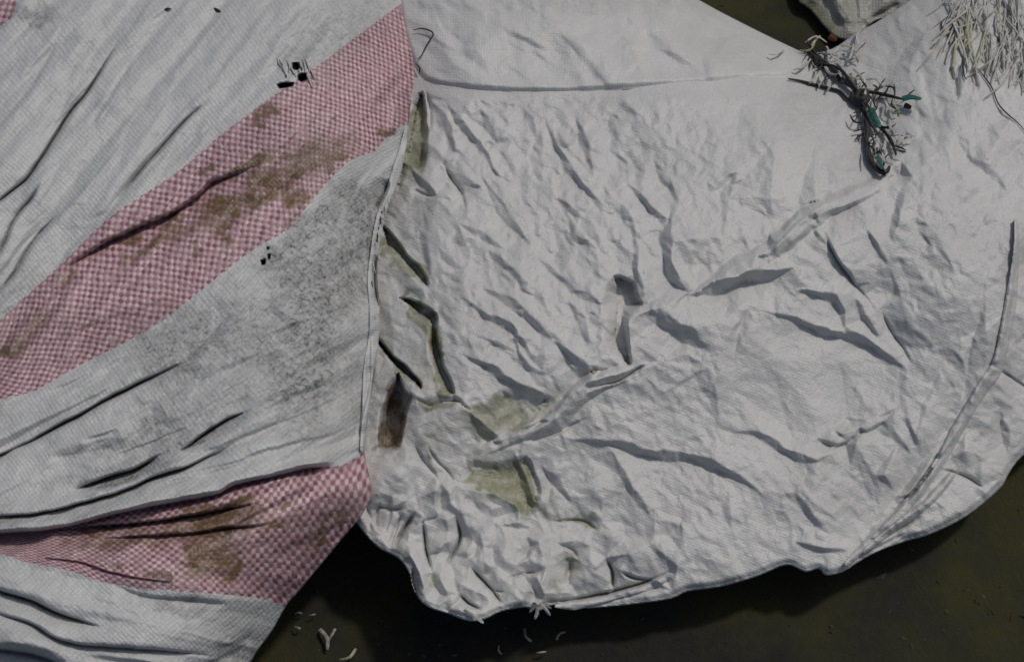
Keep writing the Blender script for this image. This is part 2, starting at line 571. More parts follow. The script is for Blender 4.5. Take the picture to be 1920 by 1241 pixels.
def cloth_mat(name, white, check=None, weave_bump=0.25, wr=0.34):
    """woven polypropylene: tapes from the 'wv' attribute, stains and painted fold shade from the 'stain' attribute"""
    m, nt, b = new_mat(name)
    obj = node(nt, 'ShaderNodeTexCoord').outputs['Object']
    wv = node(nt, 'ShaderNodeAttribute', attribute_name='wv')
    st = node(nt, 'ShaderNodeAttribute', attribute_name='stain_shade')
    sep = node(nt, 'ShaderNodeSeparateXYZ'); nt.links.new(wv.outputs['Vector'], sep.inputs[0])
    ss = node(nt, 'ShaderNodeSeparateColor'); nt.links.new(st.outputs['Color'], ss.inputs[0])
    wob = node(nt, 'ShaderNodeTexNoise'); wob.inputs['Scale'].default_value = 70.0; wob.inputs['Detail'].default_value = 3.0
    nt.links.new(obj, wob.inputs['Vector'])
    wsep = node(nt, 'ShaderNodeSeparateColor'); nt.links.new(wob.outputs['Color'], wsep.inputs[0])
    U = mathn(nt, 'MULTIPLY_ADD', wsep.outputs[0], 1.3, sep.outputs[0]); V = mathn(nt, 'MULTIPLY_ADD', wsep.outputs[1], 1.3, sep.outputs[1])
    fu = mathn(nt, 'FRACT', U); fv = mathn(nt, 'FRACT', V)
    par = mathn(nt, 'FLOORED_MODULO', mathn(nt, 'ADD', mathn(nt, 'FLOOR', U), mathn(nt, 'FLOOR', V)), 2.0)
    # rounded tape cross-section: over on even cells, under on odd
    su = mathn(nt, 'SINE', mathn(nt, 'MULTIPLY', fu, math.pi)); sv = mathn(nt, 'SINE', mathn(nt, 'MULTIPLY', fv, math.pi))
    cellh = mathn(nt, 'POWER', mathn(nt, 'MULTIPLY', su, sv), 0.5)
    big = noise(nt, obj, 22.0, 5.0, 0.6)
    fine = noise(nt, obj, 330.0, 4.0, 0.7)
    mid = noise(nt, obj, 90.0, 5.0, 0.65)
    if check:
        light, dark, gap = check
        dot = ramp(nt, cellh, 0.15, 0.85)
        cid = node(nt, 'ShaderNodeCombineXYZ')
        nt.links.new(mathn(nt, 'FLOOR', U), cid.inputs[0]); nt.links.new(mathn(nt, 'FLOOR', V), cid.inputs[1])
        wnz = node(nt, 'ShaderNodeTexWhiteNoise', noise_dimensions='2D'); nt.links.new(cid.outputs[0], wnz.inputs['Vector'])
        tone = mathn(nt, 'MULTIPLY_ADD', wnz.outputs['Value'], 0.75, mathn(nt, 'MULTIPLY_ADD', noise(nt, obj, 60.0, 3.0, 0.6), 1.0, -0.05))
        mixd = mathn(nt, 'MULTIPLY', dot, tone, clamp=True)
        base = mixc(nt, mixd, gap, mixc(nt, par, dark, light))
        base = mixc(nt, mathn(nt, 'MULTIPLY', ramp(nt, mid, 0.4, 0.7), 0.25), base, gap)
    else:
        base = mixc(nt, ramp(nt, big, 0.3, 0.7), tuple(c * 0.93 for c in white), white)
        base = mixc(nt, mathn(nt, 'MULTIPLY', ramp(nt, mid, 0.45, 0.75), 0.10), base, (0.48, 0.49, 0.46))
        base = mixc(nt, mathn(nt, 'MULTIPLY', mathn(nt, 'SUBTRACT', 1.0, cellh), 0.07), base, (0.36, 0.36, 0.35))
    nz = ramp(nt, noise(nt, obj, 120.0, 5.0, 0.7), 0.36, 0.60)
    sp = ramp(nt, noise(nt, obj, 300.0, 4.0, 0.7), 0.46, 0.68)
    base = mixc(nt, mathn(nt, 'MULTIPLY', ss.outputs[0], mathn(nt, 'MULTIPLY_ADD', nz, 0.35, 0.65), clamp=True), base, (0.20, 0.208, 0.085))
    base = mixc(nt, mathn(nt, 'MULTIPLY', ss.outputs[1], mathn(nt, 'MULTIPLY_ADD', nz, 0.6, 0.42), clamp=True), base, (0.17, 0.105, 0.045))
    base = mixc(nt, mathn(nt, 'MULTIPLY', ss.outputs[2], mathn(nt, 'MULTIPLY_ADD', sp, 0.5, mathn(nt, 'MULTIPLY_ADD', nz, 0.35, 0.18)), clamp=True), base, (0.055, 0.055, 0.05))
    nt.links.new(base, b.inputs['Base Color'])
    b.inputs['Roughness'].default_value = wr
    b.inputs['Specular IOR Level'].default_value = 0.45
    hgt = mathn(nt, 'ADD', mathn(nt, 'MULTIPLY', cellh, weave_bump),
                mathn(nt, 'ADD', mathn(nt, 'MULTIPLY', mid, 0.9), mathn(nt, 'MULTIPLY', fine, 0.85)))
    bp = node(nt, 'ShaderNodeBump'); bp.inputs['Strength'].default_value = 0.55; bp.inputs['Distance'].default_value = 0.0016
    nt.links.new(hgt, bp.inputs['Height']); nt.links.new(bp.outputs[0], b.inputs['Normal'])
    return m


def plain_mat(name, col, rough=0.5, var=0.25, scale=200.0, spec=0.3):
    m, nt, b = new_mat(name)
    obj = node(nt, 'ShaderNodeTexCoord').outputs['Object']
    f = ramp(nt, noise(nt, obj, scale), 0.3, 0.7)
    nt.links.new(mixc(nt, f, tuple(c * (1 - var) for c in col), tuple(min(1, c * (1 + var)) for c in col)), b.inputs['Base Color'])
    b.inputs['Roughness'].default_value = rough
    b.inputs['Specular IOR Level'].default_value = spec
    return m


M_WHITE = cloth_mat('white_woven_plastic', (0.66, 0.66, 0.64), weave_bump=0.14)
M_WHITE2 = cloth_mat('worn_white_woven_plastic', (0.64, 0.65, 0.64), weave_bump=0.34)
M_PINK = cloth_mat('pink_checked_weave', (0.6, 0.6, 0.6), check=((0.77, 0.61, 0.63), (0.25, 0.10, 0.118), (0.50, 0.315, 0.34)), weave_bump=.22)
M_GREY = cloth_mat('grey_woven_plastic', (0.42, 0.42, 0.37), weave_bump=0.3)
M_TAPE = plain_mat('frayed_white_tape', (0.46, 0.46, 0.43), 0.5)
M_TAPEO = plain_mat('frayed_yellowed_tape', (0.40, 0.40, 0.24), 0.5)
M_CORD = plain_mat('dark_fibre_cord', (0.035, 0.035, 0.034), 0.6, 0.5, 500.0)
M_THREAD = plain_mat('dark_thread', (0.05, 0.045, 0.045), 0.7)
M_MAROON = plain_mat('maroon_thread', (0.10, 0.02, 0.03), 0.6)
M_GREEN = plain_mat('green_plastic_tape', (0.015, 0.11, 0.08), 0.35, 0.45, 300.0, 0.5)
M_SHRED = plain_mat('soiled_tape', (0.30, 0.29, 0.26), 0.6, 0.5, 300.0)
M_HUSK = plain_mat('dark_husk', (0.03, 0.03, 0.026), 0.7)


def ground_mat():
    m, nt, b = new_mat('dark_damp_ground')
    obj = node(nt, 'ShaderNodeTexCoord').outputs['Object']
    a = ramp(nt, noise(nt, obj, 7.0, 5.0, 0.55), 0.42, 0.60)
    c = ramp(nt, noise(nt, obj, 140.0, 6.0, 0.7), 0.35, 0.7)
    base = mixc(nt, a, (0.019, 0.019, 0.0175), (0.044, 0.043, 0.013))
    base = mixc(nt, mathn(nt, 'MULTIPLY', c, 0.6), base, (0.034, 0.033, 0.026))
    nt.links.new(base, b.inputs['Base Color'])
    b.inputs['Roughness'].default_value = 0.8
    b.inputs['Specular IOR Level'].default_value = 0.15
    bp = node(nt, 'ShaderNodeBump'); bp.inputs['Strength'].default_value = 0.6; bp.inputs['Distance'].default_value = 0.004
    nt.links.new(mathn(nt, 'ADD', noise(nt, obj, 60.0, 6.0, 0.7), mathn(nt, 'MULTIPLY', noise(nt, obj, 400.0, 3.0), 0.3)), bp.inputs['Height'])
    nt.links.new(bp.outputs[0], b.inputs['Normal'])
    return m


# ------------------------------------------------------------------ ground
GX, GY = np.meshgrid(np.concatenate([[-4, -2], np.linspace(-1, 1, 161), [2, 4]]), np.concatenate([[-4, -2], np.linspace(-1, 1, 161), [2, 4]]))
GZ = 0.003 * vnoise(GX, GY, 0.11, 3) + 0.0016 * vnoise(GX, GY, 0.035, 4) - 0.003
gi = np.arange(GX.size).reshape(GX.shape)
GF = np.stack([gi[:-1, :-1].ravel(), gi[:-1, 1:].ravel(), gi[1:, 1:].ravel(), gi[1:, :-1].ravel()], 1)
g = mesh_from('ground', np.stack([GX.ravel(), GY.ravel(), GZ.ravel()], 1), GF, ground_mat(), (0, 0, 0))
g['kind'] = 'structure'

STEP = 2.2
# ------------------------------------------------------------------ white sack
W_OUT = smooth_line([(600, 300), (600, 100), (640, -60), (720, -170), (1000, -190), (1200, -70), (1310, 0), (1400, 48), (1478, 86),
                     (1515, 100), (1560, 92), (1600, 66), (1640, 44), (1690, 12), (1760, -40), (1850, -130), (2000, -180), (2130, -60),
                     (2160, 300), (2120, 600), (2010, 780), (1922, 850), (1893, 885), (1878, 912), (1842, 945), (1800, 975), (1740, 1003),
                     (1700, 1014), (1655, 1030), (1620, 1047), (1580, 1072), (1548, 1078), (1535, 1066), (1510, 1072), (1484, 1060), (1462, 1062),
                     (1420, 1080), (1350, 1100), (1290, 1108), (1258, 1122), (1190, 1132), (1100, 1140), (1060, 1132), (1030, 1136), (1008, 1146),
                     (985, 1138), (940, 1146), (910, 1160), (880, 1164), (845, 1152), (800, 1136), (778, 1110), (765, 1070), (745, 1045),
                     (715, 1030), (692, 1010), (672, 985), (655, 960), (620, 880), (600, 700), (596, 500)], 3)
W = Field(560, -220, 2190, 1190, STEP)
dd = coarse_dist(W, W_OUT)
he = 0.045 - .012 * sstep(1500, 1800, W.X) * sstep(500, 850, W.Y) - .022 * bump2(W.X, W.Y, 1500, 20, 260, 130) + 0.032 * sstep(1150, 800, W.X) + 0.03 * sstep(900, 0, W.Y) + 0.006 * sstep(1500, 1900, W.X)
front = sstep(500, 900, W.Y + .35 * (W.X - 1300))
rol = 240 + 260 * front * sstep(800, 1100, W.X) - 90 * sstep(1000, 800, W.X) * sstep(800, 950, W.Y)
q = 1 - np.clip(dd / rol, 0, 1)
W.h = he + (0.118 - .048 * front * sstep(1850, 1600, W.X) - he) * (1 - q ** (2.2 - .6 * front)) - .004 * sstep(14, 0, dd)
W.h += 0.004 * np.exp(-((W.X - 1340) / 420) ** 2 - ((W.Y - 560) / 300) ** 2) + 0.014 * np.exp(-((W.X - 1380) / 330) ** 2 - ((W.Y - 880) / 170) ** 2)
W.h -= 0.022 * sstep(900, 640, W.X) * sstep(900, 780, W.Y)                                  # falls away to the left, under its neighbour
W.h -= 0.016 * sstep(1740, 2050, W.X + .45 * np.clip(W.Y - 620, 0, None)) * sstep(0, 120, dd)
W.h -= 0.012 * np.exp(-((W.X - 1640) / 90) ** 2 - ((W.Y - 210) / 130) ** 2)
W.h += 0.0022 * vnoise(W.X, W.Y, 130, 11)
D, V, Rg = 'D', 'V', 'R'
wUL = np.clip(bump2(W.X, W.Y, 1010, 440, 300, 330), 0, 1); wBL = bump2(W.X, W.Y, 930, 1040, 330, 130)
wPan = bump2(W.X, W.Y, 1510, 720, 170, 110); wHem = sstep(1750, 1860, W.X + (W.Y - 600) * .55 * (W.Y > 600))
mF = 1 - sstep(192, 168, W.Y) * sstep(1500, 1460, W.X)
wAll = (1 - .55 * wPan) * mF
wUL = wUL * mF
W.h += wUL * facets(W, 21, .0016, 52, 3.6, 102)
W.h += (1 - wUL) * wAll * mF * facets(W, 38, .0012, 50, 1.5, 104)
W.h += wAll * facets(W, 17, .0007, 45, 1.4, 105)
W.h += wBL * facets(W, 20, .0022, 70, 1.4, 107)
W.h += wHem * sstep(0, 40, dd) * facets(W, 34, .0032, -48, 2.6, 108)
wst = [
 (D, [(1022, 225), (1040, 265), (1062, 305), (1085, 335), (1108, 362), (1135, 390)], 7, .95),
 (D, [(1078, 215), (1090, 255), (1100, 285), (1112, 325)], 8, .8),
 (D, [(1172, 340), (1200, 365), (1215, 385), (1232, 402), (1250, 410)], 7, .95),
 (D, [(1222, 295), (1245, 330), (1260, 355), (1270, 385)], 9, .6),
 (D, [(1143, 220), (1148, 240), (1156, 265)], 7, .5),
 (D, [(1045, 370), (1065, 390), (1090, 412)], 8, .6),
 (D, [(1062, 395), (1072, 425), (1078, 440), (1100, 455), (1125, 468)], 10, .6),
 (D, [(1166, 380), (1178, 420), (1192, 450)], 10, .6),
 (D, [(1258, 395), (1250, 430), (1250, 470), (1256, 505), (1268, 530), (1290, 548)], 13, 1.0),
 (D, [(1198, 460), (1188, 500), (1192, 520), (1204, 545)], 7, .95),
 (V, [(1120, 573), (1165, 570), (1215, 571)], 4, .9),
 (D, [(1208, 592), (1250, 606), (1290, 630), (1320, 655)], 17, .75),
 (Rg, [(915, 842), (980, 812), (1030, 790), (1060, 765), (1085, 735), (1100, 720), (1130, 708), (1175, 698), (1240, 676)], 8, 1.8),
 (D, [(895, 846), (965, 803), (1015, 778), (1048, 752), (1078, 722), (1108, 702), (1150, 692), (1190, 684)], 9, 1.5, 1),
 (D, [(905, 858), (975, 826), (1025, 806), (1062, 784), (1092, 755), (1115, 735), (1150, 722), (1190, 706)], 7, 1.4, -1),
 (D, [(1275, 562), (1335, 522), (1385, 482), (1432, 465), (1468, 430), (1505, 400), (1545, 374), (1600, 352), (1668, 328)], 8, 1.5, 1),
 (D, [(1440, 494), (1480, 462), (1520, 426), (1560, 400), (1610, 378), (1662, 350)], 7, 1.4, -1),
 (V, [(990, 806), (1040, 762), (1075, 730), (1100, 700), (1125, 688)], 16, .7),
 (V, [(1105, 724), (1150, 718), (1180, 702), (1200, 690), (1235, 677)], 5, 1.6),
 (V, [(985, 830), (1040, 812), (1070, 796), (1110, 781)], 6, 1.2),
 (D, [(1040, 638), (1070, 670), (1098, 690), (1115, 705)], 9, .95),
 (Rg, [(1187, 695), (1178, 640), (1178, 610), (1190, 590), (1220, 580), (1250, 572), (1280, 550), (1300, 540)], 9, 1.0),
 (Rg, [(1290, 556), (1340, 530), (1390, 490), (1440, 475), (1475, 440), (1510, 410), (1545, 384), (1600, 362), (1665, 332)], 8, 1.8),
 (D, [(1290, 556), (1340, 543), (1385, 528), (1430, 515), (1490, 500)], 14, 1.5, -1),
 (D, [(1440, 480), (1455, 440), (1475, 410), (1500, 395), (1535, 375)], 13, .8),
 (D, [(1560, 366), (1610, 350), (1660, 336)], 8, .9, 1),
 (V, [(1528, 410), (1545, 440), (1565, 480), (1590, 520), (1620, 555), (1645, 585)], 5, 1.3),
 (D, [(1530, 430), (1550, 470), (1578, 508), (1605, 535)], 12, .6),
 (D, [(1490, 545), (1513, 545), (1550, 556), (1571, 571), (1582, 595), (1586, 630)], 9, .95),
 (D, [(1430, 580), (1480, 592), (1510, 605), (1540, 620), (1560, 628), (1600, 633), (1640, 648), (1665, 668), (1700, 698)], 10, 1.0),
 (V, [(1650, 578), (1670, 620), (1690, 650), (1712, 690)], 5, 1.3),
 (D, [(1605, 560), (1625, 600), (1650, 632)], 7, .8),
 (V, [(1632, 533), (1660, 548), (1688, 558)], 6, 1.1),
 (D, [(1625, 430), (1645, 465), (1665, 500)], 6, .8),
 (D, [(1694, 350), (1688, 380), (1680, 410), (1668, 450)], 10, .8),
 (V, [(1735, 440), (1760, 490), (1775, 550), (1800, 620), (1806, 670)], 4, .6),
 (Rg, [(1760, 285), (1820, 290), (1865, 325), (1890, 360), (1905, 420), (1903, 480), (1895, 560), (1880, 650), (1866, 694), (1845, 720),
       (1820, 760), (1795, 800), (1770, 850), (1730, 910), (1700, 945), (1660, 990), (1620, 1020), (1598, 1052)], 8, 1.0),
 (D, [(1845, 520), (1840, 600), (1832, 680), (1815, 740), (1785, 790), (1755, 835)], 18, .5),
 (V, [(1908, 440), (1902, 520), (1892, 600), (1876, 680)], 5, .8),
 (D, [(1760, 838), (1735, 870), (1700, 920), (1670, 960), (1630, 1005), (1600, 1040)], 11, 1.0),
 (V, [(1775, 845), (1740, 890), (1705, 930), (1665, 975), (1640, 1000)], 5, 1.2),
 (V, [(1810, 800), (1780, 860), (1750, 905), (1712, 955)], 5, 1.0),
 (Rg, [(1745, 935), (1720, 955), (1690, 975), (1655, 995)], 6, 1.1),
 (V, [(1735, 965), (1700, 985), (1665, 1003), (1640, 1012)], 4, 1.5),
 (V, [(1700, 1000), (1660, 1018), (1630, 1034)], 4, 1.5),
 (Rg, [(1760, 950), (1790, 955), (1810, 965)], 6, .9),
 (V, [(1758, 880), (1800, 890), (1825, 902), (1850, 920)], 6, 1.6),
 (V, [(1866, 690), (1900, 710), (1940, 738)], 5, 1.5),
 (D, [(1875, 770), (1885, 810), (1890, 850)], 10, .6),
 (V, [(1810, 975), (1830, 950), (1852, 925)], 5, 1.0),
 (D, [(1055, 818), (1110, 827), (1165, 834), (1205, 846), (1245, 852), (1290, 856), (1328, 868), (1364, 886), (1400, 905), (1440, 934)], 10, 1.0),
 (D, [(1370, 812), (1415, 810), (1440, 822), (1470, 845), (1500, 860), (1530, 865), (1555, 852)], 8, .95),
 (D, [(1530, 818), (1555, 834), (1580, 824), (1615, 806), (1650, 788), (1690, 762)], 11, .9, -1),
 (Rg, [(1550, 846), (1600, 820), (1650, 795), (1700, 762)], 6, .8),
 (V, [(1552, 855), (1580, 875), (1610, 885), (1636, 891)], 5, 1.0),
 (D, [(1485, 922), (1510, 955), (1530, 980), (1556, 1000)], 8, .6),
 (D, [(1490, 1015), (1540, 1030), (1590, 1032)], 6, .9),
 (D, [(1148, 845), (1165, 885), (1178, 915), (1200, 945), (1220, 970)], 8, .75),
 (D, [(1012, 868), (1040, 900), (1055, 920), (1072, 940)], 9, .7),
 (V, [(1030, 978), (1075, 975), (1100, 980), (1125, 1000)], 4, 1.6),
 (V, [(828, 300), (845, 335), (865, 365), (876, 405)], 6, 1.5),
 (D, [(768, 300), (795, 340), (820, 372)], 8, .9),
 (D, [(836, 190), (855, 225), (880, 255), (910, 290), (935, 325)], 9, .8),
 (V, [(900, 280), (925, 315), (950, 342)], 5, 1.0),
 (V, [(852, 450), (880, 490), (905, 510), (940, 525), (992, 548)], 4, 1.0),
 (D, [(900, 205), (915, 240), (935, 270)], 7, .6),
 (V, [(798, 165), (805, 205), (806, 250)], 6, 1.2),
 (V, [(755, 385), (770, 405), (775, 440)], 5, 1.1), (V, [(765, 370), (778, 400), (782, 440)], 5, 1.1),
 (V, [(770, 350), (800, 367), (818, 364)], 5, 1.2), (V, [(840, 370), (862, 388), (876, 408)], 5, 1.1),
 (D, [(860, 550), (910, 590), (950, 610), (975, 640), (1005, 690)], 9, .75),
 (D, [(958, 610), (968, 650), (990, 695)], 7, .7),
 (D, [(905, 540), (960, 570), (1000, 605), (1035, 640)], 10, .6),
 (D, [(900, 460), (950, 500), (990, 540), (1020, 560)], 10, .5),
 (D, [(865, 662), (910, 685), (930, 700), (965, 722), (1020, 738)], 9, 1.0),
 (V, [(798, 830), (820, 865), (840, 885), (855, 910)], 5, 1.5),
 (V, [(775, 828), (795, 865), (815, 890), (822, 908)], 6, 1.5),
 (Rg, [(708, 655), (700, 700), (690, 770), (687, 845)], 10, .9), (D, [(870, 745), (830, 770), (790, 788), (750, 815), (702, 858)], 8, .9, -1),
 (D, [(958, 845), (978, 890), (986, 925), (1004, 955)], 8, .9), (D, [(840, 905), (890, 912), (935, 926), (975, 952), (1012, 978)], 6, .9, 1), (D, [(880, 770), (900, 800), (922, 822), (935, 835)], 12, .8),
 (D, [(750, 290), (775, 330), (800, 350)], 10, .8), (V, [(742, 400), (752, 430), (750, 470)], 5, 1.1), (D, [(785, 430), (800, 470), (806, 520)], 8, .8), (V, [(720, 500), (760, 540), (800, 560)], 5, .8),
 (D, [(900, 330), (930, 370), (960, 420), (1000, 460)], 10, .6), (D, [(860, 420), (900, 440), (950, 470)], 8, .5), (D, [(980, 200), (1000, 240), (1020, 290)], 9, .45), (D, [(820, 200), (840, 240), (850, 290)], 8, .7),
 (D, [(880, 620), (940, 650), (990, 690), (1040, 710)], 8, .5), (D, [(1060, 560), (1090, 600), (1100, 650)], 8, .7), (D, [(1010, 480), (1050, 520), (1090, 560)], 9, .5), (Rg, [(1120, 480), (1128, 540), (1125, 600), (1135, 660)], 8, .7),
 (V, [(778, 958), (765, 980), (750, 1004), (740, 1025)], 7, 2.0),
 (V, [(790, 968), (795, 1000), (802, 1043), (812, 1078)], 5, 2.0),
 (V, [(852, 965), (862, 1004), (850, 1037), (830, 1066)], 6, 2.0),
 (V, [(783, 982), (800, 974), (822, 968)], 4, 1.2),
 (D, [(812, 1070), (822, 1095), (840, 1118)], 11, 1.1),
 (V, [(776, 1060), (774, 1087), (784, 1120)], 5, 2.0),
 (V, [(880, 1060), (914, 1097), (945, 1138)], 6, 2.0),
 (V, [(945, 1086), (982, 1075), (1014, 1072)], 5, 1.6),
 (D, [(995, 1075), (1008, 1100), (1020, 1125)], 12, 1.1),
 (V, [(1045, 1020), (1074, 1032), (1084, 1052)], 5, 1.4),
 (V, [(1072, 1045), (1066, 1070), (1064, 1110)], 9, 1.5),
 (V, [(1134, 1045), (1148, 1073), (1148, 1108)], 6, 2.0),
 (V, [(1160, 1070), (1192, 1084), (1225, 1088)], 4, 1.8),
 (V, [(1015, 1130), (1082, 1122), (1150, 1108), (1211, 1092), (1264, 1068)], 7, 2.4),
 (V, [(685, 930), (690, 955), (703, 985)], 5, 1.5), (V, [(712, 940), (706, 970), (708, 998)], 6, 1.7),
 (V, [(735, 950), (728, 980), (716, 1005)], 5, 1.3), (V, [(756, 960), (742, 990), (730, 1028)], 6, 1.7),
 (V, [(700, 945), (725, 952), (760, 955)], 7, 1.6),
 (Rg, [(766, 1000), (772, 1040), (790, 1080), (800, 1120)], 9, 1.2),
 (V, [(860, 1110), (880, 1130), (905, 1145)], 6, 2.0),
 (V, [(895, 1090), (925, 1105), (950, 1110)], 5, 1.6),
 (D, [(945, 1000), (935, 1030), (930, 1060)], 14, .5),
 (Rg, [(1275, 975), (1280, 1010), (1270, 1060), (1262, 1110)], 9, .9),
 (Rg, [(1215, 985), (1245, 975), (1275, 990)], 10, .6),
 (Rg, [(1400, 570), (1385, 605), (1362, 640), (1360, 690), (1380, 730)], 8, .6),
 (D, [(1408, 580), (1395, 620), (1375, 665)], 10, .5),
 (Rg, [(1300, 700), (1335, 650), (1360, 600), (1400, 570)], 9, .5),
 (D, [(1290, 660), (1315, 700), (1340, 750), (1345, 800)], 14, .35),
 (D, [(1560, 800), (1590, 830)], 4, .8), (V, [(1575, 775), (1590, 785), (1598, 798)], 4, 1.0),
 (D, [(1700, 780), (1712, 810), (1722, 840)], 6, .6), (D, [(1660, 790), (1690, 830), (1712, 855)], 6, .5),
 (D, [(1330, 360), (1365, 340), (1400, 335)], 14, .35), (D, [(1350, 380), (1370, 350), (1385, 330)], 12, .4),
 (V, [(1660, 335), (1680, 330), (1700, 320)], 12, 1.1),
 (V, [(1600, 120), (1640, 190), (1665, 250), (1672, 310)], 14, .7),
 (V, [(1505, 110), (1550, 130), (1590, 165), (1620, 190)], 12, .7),
 (Rg, [(1690, 300), (1712, 330), (1724, 360), (1715, 400)], 8, .8),
 (D, [(1790, 250), (1840, 300), (1870, 345)], 16, .4), (D, [(1740, 60), (1700, 110), (1680, 150)], 18, .35),
 (D, [(1715, 405), (1750, 450), (1790, 500)], 12, .4),
]
W.h += mF * (.35 + .65 * sstep(0, 18, dd)) * crease_relief(W, wst, [
    (560, -220, 780, 1190, 55, 1.0, 0, .14), (780, 170, 1260, 740, 38, 2.6, 52, .24), (1260, 170, 1600, 560, 85, 1.4, 40, .17), (1600, -60, 1920, 420, 75, 1.4, 60, .15),
    (1600, 420, 1920, 760, 52, 1.8, 62, .20), (1260, 560, 1600, 1050, 95, 1.3, 20, .08), (1600, 760, 1920, 1060, 34, 2.2, -48, .34), (780, 740, 1260, 920, 60, 1.3, 20, .18),
    (690, 920, 1260, 1150, 34, 1.2, 70, .36), (655, 925, 1000, 1150, 19, 1.2, 60, .55), (1920, -220, 2190, 900, 90, 1.0, 0, .10)], 77)
pits = [
 ([(1128, 545), (1150, 515), (1185, 530), (1195, 555), (1205, 572), (1182, 592), (1177, 612), (1179, 640), (1184, 686), (1165, 690), (1140, 670), (1128, 640), (1133, 600), (1126, 572)], .015, 14),
 ([(850, 902), (870, 862), (930, 866), (985, 852), (1008, 890), (1014, 940), (994, 974), (960, 950), (920, 926), (880, 912)], .006, 22),
 ([(770, 745), (850, 738), (880, 760), (940, 728), (1022, 740), (1028, 768), (1000, 800), (950, 832), (920, 832), (880, 800), (860, 762), (800, 790)], .006, 25),
 ([(706, 852), (710, 800), (716, 760), (733, 715), (745, 698), (757, 735), (772, 745), (764, 780), (757, 812), (747, 838), (720, 852)], .022, 8),
 ([(702, 628), (725, 656), (760, 688), (790, 722), (786, 734), (760, 714), (742, 702), (722, 674), (702, 648)], .020, 8),
 ([(743, 556), (785, 564), (818, 588), (820, 620), (828, 660), (840, 700), (853, 740), (830, 740), (812, 700), (800, 660), (795, 612), (768, 594)], .013, 11),
 ([(716, 420), (735, 436), (760, 476), (787, 498), (803, 525), (800, 538), (775, 528), (753, 502), (730, 480), (704, 478)], .013, 11),
 ([(760, 190), (790, 170), (800, 220), (800, 300), (790, 330), (765, 330), (745, 360), (735, 300)], .012, 16),
]
for p, d_, s_ in pits:
    W.pit(smooth_line(p + [p[0]], 3)[:-1], d_, s_)
crinkle(W, 220, (700, 170, 1920, 1100), 50, 40, 30, 90, 3, 5, .12, .4, 28)
W.h += wAll * facets(W, 9.5, .0006, 45, 1.3, 109) * (1 + .8 * wUL)
for s in wst:
    if s[0] == 'V' and s[3] >= 1.15:
        W.stroke('G', s[1], max(2.2, s[2] * .42), .0010 + .0014 * s[3] + (.004 if s[3] >= 1.8 else 0), taper=.3)
for k_ in range(26):
    a_, x_, y_ = R(rng.normal(95, 20)), rng.uniform(1780, 1925), rng.uniform(-20, 150)
    W.stroke('G', [(x_, y_), (x_ + 22 * math.cos(a_), y_ + 22 * math.sin(a_)), (x_ + 45 * math.cos(a_), y_ + 45 * math.sin(a_))], 4.0, .005, taper=.3)
W.h = np.maximum(W.h, 0.012)


def blob(X, Y, items):
    s = np.zeros(X.shape)
    X, Y = (X + 10 * vnoise(X, Y, 16, 301) + 14 * vnoise(X, Y, 45, 302), Y + 10 * vnoise(X, Y, 16, 303) + 14 * vnoise(X, Y, 45, 304))
    for (x, y, rx, ry, a, amt) in items:
        ca, sa = math.cos(R(a)), math.sin(R(a))
        u = ((X - x) * ca + (Y - y) * sa) / rx; v = (-(X - x) * sa + (Y - y) * ca) / ry
        s = np.maximum(s, amt * (1 - sstep(0.35, 1.25, np.sqrt(u * u + v * v))))
    return s


def poly_stain_shade(X, Y, poly, soft, amt):  # colour mask for a recess: stain together with painted shade
    X, Y = (X + 8 * vnoise(X, Y, 15, 311) + 10 * vnoise(X, Y, 45, 312), Y + 8 * vnoise(X, Y, 15, 313) + 10 * vnoise(X, Y, 45, 314))
    out = np.zeros(X.shape)
    xs = [p[0] for p in poly]; ys = [p[1] for p in poly]
    m = (X > min(xs)) & (X < max(xs)) & (Y > min(ys)) & (Y < max(ys))
    d = poly_near(X[m], Y[m], poly, True)[0]
    out[m] = np.where(in_poly(X[m], Y[m], poly), amt * sstep(0, soft, d), 0)
    return out


wbase = world_pt(1300, 700, 0.0)
white_sack = thing('white_sack', 'large crumpled white woven plastic sack tied with a dark cord', 'sack', tuple(wbase))
Vw, Fw, pxw, pyw = build_sheet(W, W_OUT, [(5, .93), (14, .8), (28, .58), (48, .30), (75, 0.02)])
Nw = vertex_normals(Vw, Fw)
ol = np.maximum.reduce([  # olive: partly stain, partly fold shade painted into pits and creases
    poly_stain_shade(pxw, pyw, pits[1][0], 10, .85), poly_stain_shade(pxw, pyw, pits[2][0], 12, .7) * sstep(-.4, .1, vnoise(pxw, pyw, 34, 5)),
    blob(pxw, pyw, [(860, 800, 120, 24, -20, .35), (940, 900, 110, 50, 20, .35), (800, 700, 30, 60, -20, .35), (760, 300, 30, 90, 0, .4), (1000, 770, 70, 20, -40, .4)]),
    poly_stain_shade(pxw, pyw, pits[4][0], 4, .6), poly_stain_shade(pxw, pyw, pits[6][0], 5, .7), poly_stain_shade(pxw, pyw, pits[5][0], 4, .8), poly_stain_shade(pxw, pyw, pits[7][0], 8, .8),
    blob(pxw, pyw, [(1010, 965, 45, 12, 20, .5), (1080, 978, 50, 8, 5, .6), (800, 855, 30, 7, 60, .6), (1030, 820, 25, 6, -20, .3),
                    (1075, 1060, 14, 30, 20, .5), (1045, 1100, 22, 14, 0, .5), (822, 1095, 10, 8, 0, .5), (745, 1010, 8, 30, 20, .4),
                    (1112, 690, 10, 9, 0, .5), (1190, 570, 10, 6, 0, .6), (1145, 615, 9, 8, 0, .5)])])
br = np.maximum(poly_stain_shade(pxw, pyw, pits[3][0], 9, 1.0), blob(pxw, pyw, [(808, 640, 9, 26, 5, .6), (800, 588, 22, 7, 25, .3)]))  # brown of the hollow and slot: stain plus their shade, painted as colour
dk = np.zeros(len(pxw))
